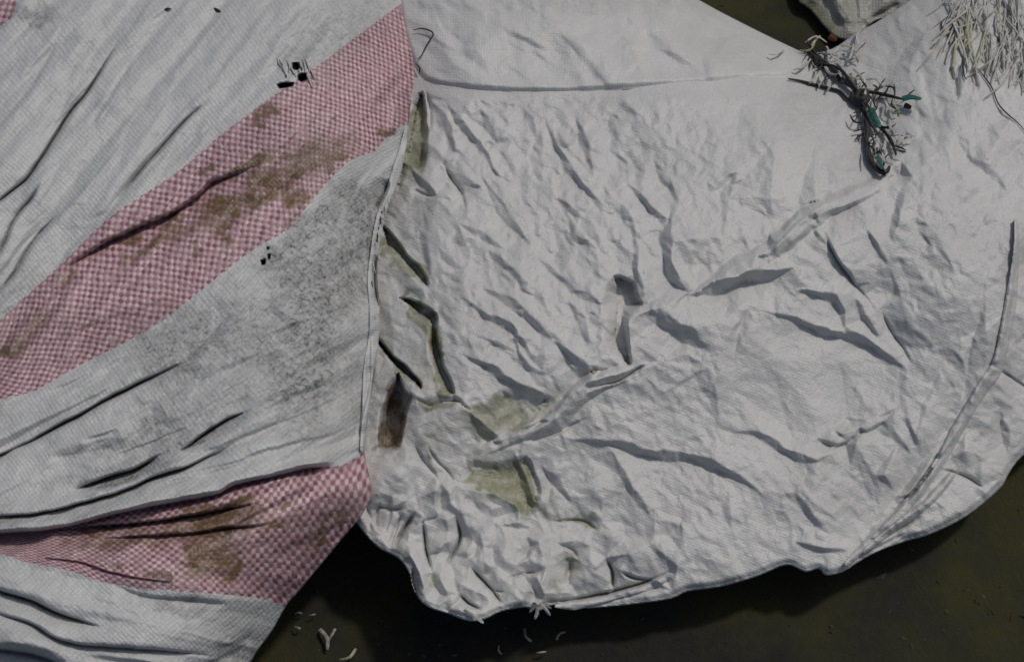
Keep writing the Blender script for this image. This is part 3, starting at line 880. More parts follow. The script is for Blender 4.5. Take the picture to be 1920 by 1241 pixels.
dk = np.maximum(dk, 0.10 * sstep(820, 720, pxw)) + 0.05 + 0.16 * sstep(0.1, 0.8, vnoise(pxw, pyw, 90, 77)) \
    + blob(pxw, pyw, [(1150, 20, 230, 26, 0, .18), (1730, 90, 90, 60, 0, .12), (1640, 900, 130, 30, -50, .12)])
ca, sa = math.cos(R(20)), math.sin(R(20))
wvw = np.stack([(pxw * ca + pyw * sa) / 5.2, (-pxw * sa + pyw * ca) / 5.2, 0 * pxw], 1)
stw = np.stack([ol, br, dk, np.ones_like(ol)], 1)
mesh_from('body', Vw, Fw, M_WHITE, wbase, white_sack, {'wv': ('FLOAT_VECTOR', wvw), 'stain_shade': ('FLOAT_COLOR', stw)}, Nw)

# closing flap folded over the top of the white sack
FL_OUT = smooth_line([(735, -40), (800, -150), (1000, -170), (1200, -66), (1306, 0), (1398, 49), (1470, 86), (1492, 118), (1480, 147), (1400, 150),
                      (1330, 158), (1240, 165), (1150, 172), (1060, 177), (980, 177), (900, 173), (840, 166), (806, 160), (786, 148), (765, 110), (745, 40)], 3)
FL = Field(700, -190, 1510, 200, STEP)
fd = coarse_dist(FL, FL_OUT)
low = sstep(60, 150, FL.Y)
FL.h = np.maximum(W.at(FL.X, np.minimum(FL.Y, 400)), 0) * 0 + 0.0
WS = Field(560, -220, 2190, 1190, 20)                          # a smoothed copy of the sack below carries the flap
WS.h = W.at(WS.X, WS.Y)
for _ in range(3):
    p = np.pad(WS.h, 1, mode='edge')
    WS.h = (p[:-2, 1:-1] + p[2:, 1:-1] + p[1:-1, :-2] + p[1:-1, 2:] + 2 * p[1:-1, 1:-1]) / 6
FL.h = WS.at(FL.X, FL.Y) + 0.0052 - 0.0060 * sstep(16, 0, fd) + (.15 + .85 * sstep(0, 45, fd)) * (facets(FL, 60, .0042, 36, 2.4, 131) + facets(FL, 26, .0024, 40, 1.8, 132) + facets(FL, 15, .0009, 40, 1.4, 133))
for s in [
 (D, [(930, 45), (965, 65), (1005, 88), (1040, 105)], 5, .9), (V, [(1000, 28), (960, 18), (900, 14)], 5, .6),
 (D, [(1105, 60), (1140, 75), (1175, 88), (1240, 95), (1280, 112), (1330, 148)], 5, .95), (D, [(1150, 68), (1185, 76)], 4, .9),
 (D, [(1190, 90), (1230, 105), (1265, 120), (1300, 140)], 6, .5), (D, [(1300, 58), (1340, 66), (1375, 70)], 4, 1.0),
 (D, [(1230, 10), (1265, 25), (1310, 36)], 6, .7), (D, [(1385, 90), (1410, 110), (1430, 135)], 8, .6), (D, [(1040, 50), (1075, 80), (1100, 120)], 9, .5),
 (D, [(1320, 100), (1328, 125), (1340, 150)], 9, .6), (D, [(940, 115), (975, 140), (1000, 160)], 4, .7), (D, [(1110, 130), (1130, 150), (1150, 168)], 4, .6),
 (V, [(800, 0), (806, 30), (808, 50)], 7, .5), (D, [(1135, 20), (1145, 45)], 5, .6), (D, [(1200, 60), (1240, 70)], 4, .6)]:
    FL.stroke(s[0], s[1], s[2], s[3] * .6, rec=7.0, taper=.35)
FL.h = blur(FL.h, 1)
Vf, Ff, pxf, pyf = build_sheet(FL, FL_OUT, [(1.5, .985), (4, .955), (9, .90)])
Nf = vertex_normals(Vf, Ff)
wvf = np.stack([pxf / 5.2, pyf / 5.2, 0 * pxf], 1)
dkf = blob(pxf, pyf, [(1150, 0, 260, 40, 0, .22), (960, 10, 160, 20, 0, .12)]) + 0.1 * sstep(.1, .8, vnoise(pxf, pyf, 70, 8))
mesh_from('flap', Vf, Ff, M_WHITE, wbase, white_sack, {'wv': ('FLOAT_VECTOR', wvf), 'stain_shade': ('FLOAT_COLOR', np.stack([0 * dkf, 0 * dkf, dkf, 0 * dkf + 1], 1))}, Nf)


def on_white(pts, lift, lifts=None):
    x = np.array([p[0] for p in pts], float); y = np.array([p[1] for p in pts], float)
    h = np.maximum(W.at(x, y), 0)
    if 1:
        inside = in_poly(x, y, FL_OUT)
        h = np.where(inside, np.maximum(h, FL.at(x, y)), h)
    return world_pt(x, y, h + (np.array(lifts) if lifts is not None else lift))




def hem_strip(name, line, hw, base_field, lift, mat, base, parent, seed, ang):
    """a folded hem that lies on a cloth along a line"""
    L = smooth_line(line, 4); n = len(L)
    left, right = [], []
    for i in range(n):
        a = np.array(L[max(i - 1, 0)]); b = np.array(L[min(i + 1, n - 1)]); t = (b - a) / (np.linalg.norm(b - a) + 1e-9)
        f = i / (n - 1); k = hw * (.35 + .65 * min(1, 6 * f, 6 * (1 - f))) * (1 + .14 * math.sin(9.0 * f + seed) + .08 * math.sin(31.0 * f + 2 * seed))
        left.append((L[i][0] - t[1] * k, L[i][1] + t[0] * k)); right.append((L[i][0] + t[1] * k, L[i][1] - t[0] * k))
    out = left + right[::-1]
    xs = [p[0] for p in out]; ys = [p[1] for p in out]
    F = Field(min(xs) - 6, min(ys) - 6, max(xs) + 6, max(ys) + 6, 2.0)
    d = poly_near(F.X, F.Y, L)[0]
    F.h = base_field.at(F.X, F.Y) + lift * np.sqrt(np.clip(1.15 - (d / hw) ** 2, 0.03, None)) + facets(F, 14, .0010, ang, 2.5, seed) + facets(F, 8, .0004, ang, 1.5, seed + 5)
    V_, F_, x_, y_ = build_sheet(F, out, [(1.2, .985), (3.0, .95)])
    dk_ = .12 + .25 * sstep(0, .8, vnoise(x_, y_, 26, seed + 9))
    return mesh_from(name, V_, F_, mat, base, parent, {'wv': ('FLOAT_VECTOR', np.stack([x_ / 5.2, y_ / 5.2, 0 * x_], 1)),
                     'stain_shade': ('FLOAT_COLOR', np.stack([0 * dk_, 0 * dk_, dk_, 0 * dk_ + 1], 1))}, vertex_normals(V_, F_))


WS.h = blur(WS.h, 2)
hem_strip('hem', [(1904, 410), (1905, 470), (1896, 560), (1882, 640), (1866, 694), (1845, 722), (1820, 762), (1795, 805), (1770, 852), (1735, 905), (1702, 945), (1662, 988), (1622, 1022), (1585, 1060)],
          11, W, .0042, M_WHITE, wbase, white_sack, 501, -50)
hem_strip('hem', [(1800, 870), (1770, 908), (1735, 945), (1700, 972), (1655, 1003), (1618, 1036)], 8, W, .0045, M_WHITE, wbase, white_sack, 521, -48)
hem_strip('hem', [(1262, 1076), (1215, 1098), (1150, 1117), (1090, 1132), (1040, 1136)], 8, W, .0030, M_WHITE, wbase, white_sack, 541, -15)

# frayed tape ends of the sack mouth
rr = random.Random(5)
k = 0
for i in range(90):
    t = rr.random()
    x = 1775 + 160 * t + rr.uniform(-14, 14); y = -25 + rr.random() ** 1.1 * (70 + 95 * t)
    a = R(rr.gauss(98, 24)); L = rr.uniform(40, 105)
    c = rr.uniform(-.10, .10) * L
    pts = smooth_line([(x, y), (x + math.cos(a) * L * .5 - math.sin(a) * c, y + math.sin(a) * L * .5 + math.cos(a) * c), (x + math.cos(a) * L, y + math.sin(a) * L)], 3)
    n = len(pts)
    z0 = rr.uniform(.0005, .005)
    lifts = [z0 + rr.uniform(.000, .0006) + .0035 * math.sin(math.pi * j / (n - 1)) * rr.uniform(.3, 1) - z0 * .7 * (j / (n - 1)) for j in range(n)]
    ribbon('frayed_tape', on_white(pts, 0, lifts), rr.uniform(2.4, 4.6) * M, M_TAPEO if rr.random() < .10 else M_TAPE, wbase, white_sack, seed=i)
for i, (x, y, a, L) in enumerate([(1470, 95, 170, 30), (1500, 95, -40, 34), (1520, 92, -60, 30), (1535, 100, 20, 40), (1545, 120, 30, 40), (1560, 105, -30, 44),
                                 (1575, 110, 0, 36), (1560, 130, 45, 36), (1580, 140, 20, 40), (1600, 130, 60, 34), (1590, 118, -70, 40), (1530, 130, 120, 30),
                                 (1540, 140, 100, 26), (1515, 115, 150, 32), (1552, 148, 80, 24), (1610, 90, -80, 44), (1600, 100, -50, 40), (1625, 150, 30, 30),
                                 (1640, 170, -20, 34), (1660, 190, 40, 34), (1675, 195, 60, 26), (1660, 240, 20, 30), (1680, 250, 70, 26), (1690, 270, -30, 24),
                                 (1650, 270, 80, 28), (1660, 265, 110, 24), (1690, 255, 10, 26), (1510, 80, 10, 40), (1550, 88, 35, 40), (1585, 95, 50, 34), (1655, 285, 60, 30),
                                 (1645, 260, 70, 26), (1668, 225, 70, 30), (1626, 165, 90, 24), (1605, 165, -10, 30)]):
    aa = R(a + rr.uniform(-12, 12)); c = rr.uniform(-.3, .3) * L
    pts = smooth_line([(x, y), (x + math.cos(aa) * L * .5 - math.sin(aa) * c, y + math.sin(aa) * L * .5 + math.cos(aa) * c), (x + math.cos(aa) * L, y + math.sin(aa) * L)], 3)
    n = len(pts)
    lifts = [.005 + .008 * math.sin(math.pi * j / (n - 1)) * rr.uniform(.3, 1) for j in range(n)]
    ribbon('frayed_tape', on_white(pts, 0, lifts), rr.uniform(3.5, 6.5) * M, M_TAPEO if i in (1, 2, 8, 20) else M_TAPE, wbase, white_sack, seed=200 + i)
for i, (x, y, a, L) in enumerate([(1000, 1128, 70, 26), (1008, 1132, 100, 28), (1012, 1130, 50, 30), (1004, 1128, 120, 22), (1016, 1134, 20, 18), (870, 1142, 35, 44)]):
    aa = R(a)
    pts = smooth_line([(x, y), (x + math.cos(aa) * L * .5 + 2, y + math.sin(aa) * L * .5), (x + math.cos(aa) * L, y + math.sin(aa) * L)], 3)
    h0 = float(W.at(np.array([x]), np.array([y]))[0])
    P = world_pt([p[0] for p in pts], [p[1] for p in pts], [h0 + .003 - .010 * j / len(pts) for j in range(len(pts))])
    ribbon('frayed_tape', P, 5.5 * M, M_TAPE, wbase, white_sack, seed=400 + i)
for pts, r_ in [([(1779, 30), (1766, 42), (1768, 60), (1775, 64), (1781, 82), (1780, 98)], .0006), ([(1812, 65), (1809, 90), (1806, 120), (1808, 142), (1812, 150)], .0007),
                ([(1826, 127), (1834, 130), (1848, 148), (1860, 165), (1872, 195), (1890, 215), (1908, 230), (1925, 250)], .0006)]:
    tube('loose_thread', on_white(smooth_line(pts, 4), .002), r_, M_THREAD, wbase, white_sack)

# ------------------------------------------------------------------ dark cord that ties the sack mouth
cbase = on_white([(1612, 185)], 0)[0]; cbase[2] = max(cbase[2], 0.05)
cord = thing('tie_cord', 'frayed dark cord with green tape ends knotted round the sack mouth', 'cord', tuple(cbase))
main_lines = [
 ([(1505, 92), (1525, 105), (1545, 125), (1568, 140), (1590, 158), (1608, 172)], .0028, .006),
 ([(1515, 80), (1535, 108), (1560, 128), (1580, 148), (1600, 165), (1612, 178)], .0024, .009),
 ([(1530, 118), (1552, 122), (1575, 130), (1592, 150), (1606, 168)], .0018, .012),
 ([(1478, 148), (1500, 152), (1530, 160), (1555, 166), (1575, 172), (1592, 188), (1608, 192)], .0018, .004),
 ([(1608, 172), (1625, 172), (1650, 176), (1675, 182), (1700, 188)], .0018, .006),
 ([(1615, 190), (1620, 215), (1626, 240), (1624, 265), (1630, 290), (1642, 315), (1658, 328)], .0026, .005),
 ([(1622, 190), (1634, 210), (1648, 235), (1662, 250), (1674, 272), (1680, 290)], .0020, .006),
 ([(1618, 195), (1630, 225), (1640, 245)], .0016, .009),
 ([(1622, 268), (1632, 300), (1648, 320), (1662, 322), (1668, 312)], .0026, .007),
 ([(1600, 212), (1612, 209), (1622, 206)], .0010, .006),
 ([(1646, 172), (1650, 160), (1660, 148)], .0008, .008),
 ([(1640, 290), (1650, 285), (1658, 300), (1655, 318)], .0012, .006),
 ([(1608, 165), (1598, 178), (1604, 192), (1618, 194), (1626, 184), (1618, 172), (1606, 178), (1612, 188)], .0034, .007),
 ([(1612, 170), (1606, 186), (1620, 186), (1616, 176)], .0034, .010)]
strands = []
for pts, r_, l_ in main_lines:
    strands.append(tube('strand', on_white(smooth_line(pts, 4), l_ * .9), r_ * .85, M_CORD, cbase, cord, sides=7))
for i in range(80):
    t = rr.random()
    seg, own = rr.choice([(((1510, 92), (1608, 172)), 0), (((1510, 92), (1608, 172)), 1), (((1612, 175), (1690, 186)), 4), (((1624, 200), (1680, 290)), 6), (((1620, 210), (1630, 300)), 5)])
    x = seg[0][0] + t * (seg[1][0] - seg[0][0]) + rr.uniform(-8, 8); y = seg[0][1] + t * (seg[1][1] - seg[0][1]) + rr.uniform(-8, 8)
    a = R(rr.uniform(0, 360)); L = rr.uniform(12, 30); c = rr.uniform(-.4, .4) * L
    pts = smooth_line([(x, y), (x + math.cos(a) * L / 2 - math.sin(a) * c, y + math.sin(a) * L / 2 + math.cos(a) * c), (x + math.cos(a) * L, y + math.sin(a) * L)], 3)
    tube('fibre', on_white(pts, rr.uniform(.003, .010)), rr.uniform(.0004, .0009), M_CORD, cbase, strands[own], sides=5)
for i, (pts, w_) in enumerate([([(1692, 186), (1708, 183), (1727, 187)], 13), ([(1632, 205), (1640, 222), (1648, 240)], 14), ([(1648, 296), (1652, 310), (1660, 324)], 13)]):
    ribbon('green_tape', on_white(smooth_line(pts, 3), .010), w_ * M, M_GREEN, cbase, cord, twist=.3, seed=i, thick=.0006)
ribbon('tape_end', on_white([(1696, 198), (1702, 200), (1709, 202)], .004), 11 * M, M_CORD, cbase, cord, seed=9, thick=.001)

# ------------------------------------------------------------------ striped sack
S_OUT = smooth_line([(-230, 200), (-200, -60), (-60, -190), (300, -210), (600, -160), (730, -90), (757, 0), (768, 60), (779, 120), (782, 152), (771, 190),
                     (765, 240), (752, 300), (735, 355), (720, 395), (708, 450), (702, 520), (708, 580), (706, 630), (695, 700), (689, 780), (684, 850),
                     (691, 885), (697, 925), (680, 962), (640, 1012), (600, 1060), (560, 1108), (535, 1138), (510, 1182), (478, 1226), (440, 1290), (330, 1390), (100, 1430), (-130, 1360), (-230, 1100), (-250, 600)], 3)
S = Field(-270, -230, 800, 1450, STEP)
sd_ = coarse_dist(S, S_OUT)
she = 0.072 + 0.033 * sstep(1150, 750, S.Y)
q = 1 - np.clip(sd_ / 260.0, 0, 1)
S.h = she + (0.165 - she) * (1 - q ** 2.4)
S.h += 0.0016 * vnoise(S.X, S.Y, 140, 51)
wA = sstep(640, 480, S.Y + .35 * S.X - 120); wC = sstep(1010, 1100, S.Y)
wB = np.clip(1 - wA - wC, 0, 1)
S.h += wA * (facets(S, 34, .0029, -50, 8.0, 151) + facets(S, 17, .0019, -50, 6.0, 152))
S.h += wB * (facets(S, 30, .0034, -27, 9.0, 153) + facets(S, 15, .0018, -25, 7.0, 154))
S.h += wC * (facets(S, 28, .0030, 14, 8.0, 155) + facets(S, 15, .0010, 14, 6.0, 156))
S.h += facets(S, 15, .0005, -30, 1.6, 157)
UP1 = smooth_line([(-260, 780), (-120, 690), (-50, 638), (0, 600), (60, 545), (120, 490), (150, 460), (215, 400), (300, 345), (360, 300), (430, 240), (520, 175), (600, 120), (660, 75), (755, 5), (800, -30)], 3)
LO1 = smooth_line([(-260, 830), (-120, 790), (0, 750), (60, 735), (150, 685), (220, 650), (300, 605), (345, 570), (420, 510), (480, 465), (540, 430), (590, 370), (650, 305), (700, 285), (735, 248), (800, 215)], 3)
UP2 = smooth_line([(-260, 985), (-100, 1000), (0, 998), (110, 989), (225, 960), (288, 947), (400, 927), (441, 908), (530, 888), (577, 876), (641, 871), (679, 848), (740, 800), (840, 720)], 3)
LO2 = smooth_line([(-260, 1010), (-100, 1030), (0, 1039), (49, 1054), (129, 1070), (178, 1087), (255, 1103), (360, 1110), (479, 1120), (535, 1138), (620, 1175), (760, 1240)], 3)
sst = [
 (V, [(225, 65), (200, 115), (180, 150), (160, 180), (130, 215), (100, 260), (75, 300), (50, 335), (20, 360), (-20, 392), (-80, 440)], 6, 1.7),
 (D, [(260, 90), (225, 125), (195, 165), (170, 205)], 10, .5),
 (V, [(80, 330), (60, 370), (40, 395), (20, 425), (0, 470), (-60, 560)], 5, 1.5),
 (V, [(400, 180), (350, 225), (320, 255), (290, 290), (260, 325), (230, 360), (205, 385)], 5, 1.35),
 (V, [(200, 392), (170, 425), (140, 460), (110, 500), (80, 530)], 5, .8),
 (V, [(110, 400), (80, 430), (50, 470), (20, 520), (-20, 570)], 5, 1.35),
 (V, [(560, 60), (480, 120), (400, 190)], 5, .6), (V, [(300, 60), (250, 120), (205, 190), (160, 260)], 5, .8), (V, [(430, 130), (370, 180), (310, 240), (250, 310)], 5, .7), (V, [(120, 60), (80, 130), (30, 200), (-20, 260)], 5, .8),
 (V, [(330, 260), (270, 330), (210, 390), (150, 450)], 5, .7), (V, [(240, 250), (180, 320), (120, 390), (60, 460), (0, 530)], 5, .8), (V, [(650, 440), (560, 520), (470, 600), (380, 660)], 5, .7), (V, [(690, 560), (600, 620), (500, 690), (380, 760)], 5, .7),
 (V, [(690, 640), (580, 700), (450, 770), (300, 830)], 5, .7), (V, [(680, 720), (560, 780), (440, 825), (300, 870)], 5, .8), (V, [(670, 800), (560, 830), (420, 870), (280, 905)], 5, .8), (V, [(420, 560), (300, 640), (180, 700), (60, 760)], 5, .6),
 (V, [(310, 130), (280, 180), (250, 230), (220, 280)], 8, .4), (V, [(180, 60), (150, 110), (120, 160)], 6, .5),
 (Rg, [(300, 240), (240, 310), (180, 390), (120, 470)], 14, .4), (Rg, [(60, 420), (20, 480), (-40, 560)], 10, .6),
 (V, [(90, 525), (160, 482), (220, 447), (270, 425), (300, 415), (330, 400), (370, 370), (400, 345), (440, 330), (500, 305)], 9, 1.3),
 (V, [(-60, 720), (0, 660), (30, 620), (60, 585), (110, 545), (160, 505)], 7, 1.0),
 (D, [(420, 400), (470, 370), (530, 345), (580, 330)], 12, .4), (V, [(200, 620), (270, 585), (330, 560)], 7, .4), (V, [(130, 620), (200, 605), (250, 580)], 7, .5),
 (V, [(0, 852), (60, 825), (120, 795), (170, 765), (230, 735), (290, 705), (350, 678)], 3.5, 1.7, None, 4.5, .08),
 (V, [(-80, 885), (0, 853), (30, 840)], 3.5, 1.7),
 (V, [(150, 828), (190, 815), (225, 803)], 5, 1.0), (D, [(80, 852), (180, 836), (270, 828)], 12, .45), (D, [(270, 770), (290, 760), (305, 800)], 12, .35),
 (D, [(340, 692), (380, 652), (420, 617), (450, 592)], 8, .7), (D, [(500, 580), (540, 540), (570, 500)], 16, .45), (D, [(440, 740), (490, 700), (530, 650)], 10, .4),
 (V, [(130, 922), (180, 905), (220, 890), (260, 878), (305, 850)], 6, 2.3), (V, [(325, 850), (350, 838), (380, 815), (430, 785), (470, 770)], 5, 1.6),
 (V, [(-90, 968), (0, 968), (60, 965), (110, 955), (170, 940), (230, 920), (280, 900), (340, 880), (400, 850), (450, 825)], 5, 2.2, None, 4.5, .1),
 (Rg, [(150, 925), (230, 905), (300, 880), (370, 845)], 9, .9),
 (V, [(280, 915), (360, 895), (450, 870), (520, 850)], 5, .8), (D, [(540, 740), (580, 720), (630, 715)], 8, .5), (V, [(470, 790), (520, 770), (570, 750), (620, 745)], 5, .6),
 (D, [(-80, 1000), (0, 999), (110, 990), (225, 961), (288, 948), (400, 928), (441, 909), (530, 889), (577, 877), (641, 871)], 7, 2.6, -1, 4.5, .06),
 (Rg, [(-60, 985), (0, 982), (110, 975), (225, 948), (330, 930), (430, 900)], 9, .9),
 (V, [(90, 994), (200, 986), (290, 978), (350, 968), (430, 955), (500, 940)], 6, 1.6), (V, [(180, 1010), (330, 1002), (400, 995), (520, 982)], 5, 1.3),
 (V, [(-80, 1000), (0, 1004), (100, 997)], 8, 1.2),
 (V, [(200, 1090), (250, 1112), (300, 1120), (360, 1125), (440, 1130)], 4, 1.2),
 (V, [(-60, 1095), (0, 1110), (60, 1128), (110, 1150), (200, 1178)], 6, 1.7), (V, [(-60, 1130), (0, 1150), (60, 1170), (100, 1195), (140, 1207), (230, 1215), (330, 1222), (420, 1236)], 6, 1.5),
 (V, [(-60, 1200), (0, 1218), (60, 1228), (130, 1250)], 11, 2.0), (Rg, [(0, 1195), (60, 1208), (120, 1225)], 10, .9), (V, [(150, 1225), (250, 1240), (330, 1250)], 5, 1.0),
 (V, [(400, 1215), (440, 1205), (480, 1185)], 6, .8), (V, [(380, 1250), (430, 1225), (470, 1205)], 6, 1.0),
 (V, [(706, 470), (702, 520), (706, 560), (712, 590)], 5, 1.6), (V, [(700, 610), (692, 680), (688, 730), (676, 790), (655, 845)], 5, 1.2),
 (V, [(730, 335), (716, 372), (700, 400)], 6, 1.4), (Rg, [(690, 470), (690, 540), (692, 600), (684, 660)], 10, .6),
 (D, [(735, 180), (728, 225), (722, 250)], 8, .8), (V, [(690, 50), (694, 90)], 7, .5), (V, [(640, 60), (640, 120)], 7, .4),
]
for s in sst:
    a = list(s) + [None] * (6 - len(s))
    if s[0] == 'V' and s[3] > .75:
        S.stroke('D', s[1], max(3.0, s[2] * .7), s[3] * 1.0, rec=10.0, taper=.38)
    S.stroke(s[0], s[1], s[2], s[3] * (1.5 if s[0] == 'V' and s[3] > 1.1 else 1.0), side=a[4], rec=a[4 + 1] if a[5] else 5.5, taper=s[6] if len(s) > 6 else .22)
S.h += facets(S, 9.5, .0003, -35, 1.5, 158)
for s in sst:
    if s[0] == 'V' and s[3] >= 1.25:
        S.stroke('G', s[1], max(2.0, s[2] * .36), .002 + .0030 * s[3] + (.004 if s[3] >= 1.6 else 0), taper=.3)
S.stroke('G', [(-80, 1002), (0, 1001), (110, 992), (225, 963), (288, 951), (400, 931), (441, 912), (530, 892), (577, 880), (620, 874)], 3.2, .011, taper=.06)
holes = [[(546, 118), (558, 117), (562, 126), (556, 133), (546, 130)], [(558, 140), (570, 138), (574, 150), (562, 154), (556, 148)], [(520, 158), (535, 155), (549, 158), (543, 165), (524, 168)],
         [(486, 490), (494, 488), (495, 497), (488, 499)], [(498, 480), (503, 479), (504, 487), (500, 488)],
         [(497, 466), (501, 465), (501, 470), (498, 470)]]
for hp in holes:
    S.pit(smooth_line(hp + [hp[0]], 3)[:-1], .030, 2.4)
sbase = world_pt(250, 640, 0.0)
striped = thing('striped_sack', 'grubby white woven sack with two broad pink checked stripes', 'sack', tuple(sbase))
Vs, Fs, pxs, pys = build_sheet(S, S_OUT, [(5, .95), (14, .84), (28, .62), (48, .32), (75, 0.02)])
Ns = vertex_normals(Vs, Fs)


def stripe_coords(X, Y, up, lo, n, fine=0.0):
    du, su, pu, _, _ = poly_near(X, Y, up); dl, sl2, pl, _, _ = poly_near(X, Y, lo)
    du = du * su; dl = -dl * sl2                                # both positive between the two edges
    t = du / (du + dl + 1e-9)
    ins = (du >= 0) & (dl >= 0)
    mid = smooth_line([tuple((np.array(up[int(f * (len(up) - 1))]) + np.array(lo[int(f * (len(lo) - 1))])) / 2) for f in np.linspace(0, 1, 9)], 4)
    L = sum(math.hypot(mid[i + 1][0] - mid[i][0], mid[i + 1][1] - mid[i][1]) for i in range(len(mid) - 1))
    _, _, pm, _, _ = poly_near(X, Y, mid)
    s_ = pm * L
    u = s_ / 8.2 + fine * np.clip(s_ - .62 * L, 0, None) ** 2 / L
    return ins, u, t * n


i1, u1, v1 = stripe_coords(pxs, pys, UP1, LO1, 25, .14)
i2, u2, v2 = stripe_coords(pxs, pys, UP2, LO2, 25)
CORNER = [(-300, -300), (60, -300), (34, -10), (30, 14), (20, 36), (0, 50), (-40, 90), (-300, 120)]
ca, sa = math.cos(R(-38)), math.sin(R(-38))
us = (pxs * ca + pys * sa) / 8.0 + 6 * vnoise(pxs, pys, 400, 91); vs = (-pxs * sa + pys * ca) / 8.0 + 6 * vnoise(pxs, pys, 400, 92)
fcx = pxs[Fs].mean(1); fcy = pys[Fs].mean(1)
f1 = i1[Fs].sum(1) >= 3
f2 = (i2[Fs].sum(1) >= 3) & ~f1
f0 = in_poly(fcx, fcy, CORNER) & ~f1 & ~f2
brown = blob(pxs, pys, [(520, 335, 120, 34, -36, .62), (420, 400, 60, 40, -30, .6), (300, 450, 110, 18, -30, .45), (410, 985, 150, 26, -6, .55), (400, 1050, 60, 50, 0, .6), (600, 300, 90, 26, -30, .5), (60, 620, 60, 20, -40, .4), (220, 1020, 120, 14, -4, .4), (600, 990, 60, 20, -40, .3), (480, 300, 50, 16, -30, .9), (430, 420, 32, 26, -30, 1.0), (455, 370, 36, 18, -35, .9), (560, 320, 40, 22, -35, .8), (640, 300, 34, 12, -20, .8), (550, 370, 26, 24, 0, .7),
                        (330, 405, 10, 16, 0, .8), (270, 472, 26, 9, -20, .8), (370, 465, 14, 14, 0, .7), (235, 502, 9, 8, 0, .7), (20, 655, 22, 14, -30, .8), (120, 520, 22, 12, -30, .55), (500, 210, 18, 10, -30, .7),
                        (385, 318, 16, 9, -30, .7), (635, 215, 9, 8, 0, .7), (720, 250, 10, 14, 0, .7), (240, 440, 36, 8, -30, .7),
                        (420, 955, 70, 14, -8, 1.0), (400, 1000, 60, 9, -6, 1.0), (400, 1040, 18, 40, 0, .95), (370, 1040, 24, 34, 0, .7), (440, 1065, 24, 20, 0, .7), (300, 1085, 30, 12, 10, .7), (180, 1000, 40, 8, -6, .8),
                        (250, 990, 20, 8, 0, .8), (540, 935, 14, 10, 0, .6), (520, 990, 18, 10, 0, .6), (600, 1020, 12, 22, 40, .6), (650, 965, 12, 20, 40, .6), (210, 1062, 10, 8, 0, .6), (510, 935, 40, 5, 0, .4)])
dirt = 0.10 + 0.36 * sstep(-.2, .7, vnoise(pxs, pys, 120, 88)) * sstep(350, 700, pys + .5 * pxs) + blob(pxs, pys, [(600, 480, 120, 60, -40, .35), (430, 760, 220, 60, -24, .22), (250, 860, 200, 24, -20, .30), (590, 425, 60, 40, -35, .75), (560, 455, 80, 22, -35, .55), (640, 380, 60, 50, -30, .40), (620, 560, 80, 140, 20, .38), (690, 420, 40, 80, 20, .45), (640, 700, 60, 120, 0, .3), (540, 730, 60, 24, -20, .5),
                       (280, 800, 70, 36, -10, .35), (200, 835, 110, 12, -8, .35), (60, 30, 60, 20, 0, .45), (640, 60, 160, 70, -30, .26), (330, 1105, 90, 12, 4, .4), (350, 1140, 60, 24, 0, .3), (230, 895, 90, 10, -25, .6),
                       (380, 815, 60, 10, -28, .6), (400, 730, 200, 80, -25, .16), (300, 680, 300, 40, -28, .10)])
brown = np.clip(brown * 1.9, 0, 1); dirt = np.clip(dirt * 1.45, 0, 1)
sts = np.stack([0 * brown, brown, dirt, 0 * dirt + 1], 1)
wh = np.stack([us, vs, 0 * us], 1)
for nm, sel, uv, mat in (('cloth', ~(f0 | f1 | f2), wh, M_WHITE2), ('stripe', f1, np.stack([u1, v1, 0 * u1], 1), M_PINK),
                         ('stripe', f2, np.stack([u2, v2, 0 * u2], 1), M_PINK), ('stripe', f0, wh, M_PINK)):
    v_, f_, (uv_, st_, n_) = submesh(Vs, Fs, sel, [uv, sts, Ns])
    mesh_from(nm, v_, f_, mat, sbase, striped, {'wv': ('FLOAT_VECTOR', uv_), 'stain_shade': ('FLOAT_COLOR', st_)}, n_)


def on_striped(pts, lift):
    x = np.array([p[0] for p in pts], float); y = np.array([p[1] for p in pts], float)
    return world_pt(x, y, S.at(x, y) + lift)


s_hem = hem_strip('hem', [(764, 236), (752, 290), (736, 345), (718, 392), (705, 450), (698, 520), (702, 580), (700, 635), (690, 700), (684, 780), (678, 846)],
          9, S, .0040, M_WHITE2, sbase, striped, 561, 95)
tube('loose_thread', on_striped(smooth_line([(85, 1045), (150, 1053), (200, 1070), (222, 1075), (260, 1083), (320, 1090)], 4), .0012), .0007, M_MAROON, sbase, striped)
tube('loose_thread', on_striped(smooth_line([(770, 58), (774, 80), (772, 92)], 4), .0005), .0008, M_THREAD, sbase, striped)
for pts in ([(775, 57), (790, 54), (806, 58), (812, 66), (800, 85), (792, 102), (783, 112)], [(780, 120), (787, 128), (786, 138)]):
    x = np.array([p[0] for p in smooth_line(pts, 4)]); y = np.array([p[1] for p in smooth_line(pts, 4)])
    tube('loose_thread', world_pt(x, y, np.maximum(FL.at(x, y), .09) + .003), .0007, M_THREAD, sbase, striped)
for i in range(34):                                            # short tape ends along the worn selvage
    y = rr.uniform(330, 640); x = np.interp(y, [300, 355, 395, 450, 520, 580, 630], [750, 733, 718, 706, 700, 706, 704])
    a = R(rr.gauss(110, 40)); L = rr.uniform(8, 20)
    pts = [(x - 3, y), (x - 3 + math.cos(a) * L * .5, y + math.sin(a) * L * .5), (x - 3 + math.cos(a) * L + rr.uniform(-3, 3), y + math.sin(a) * L)]
    h0 = float(S.at(np.array([x - 6]), np.array([y]))[0])
    P = world_pt([p[0] for p in pts], [p[1] for p in pts], [h0 + .001, h0 + .0025, h0 + .001])
    tube('frayed_fibre', P, rr.uniform(.0004, .0008), rr.choice([M_THREAD, M_TAPE, M_TAPE]), sbase, s_hem, sides=5)
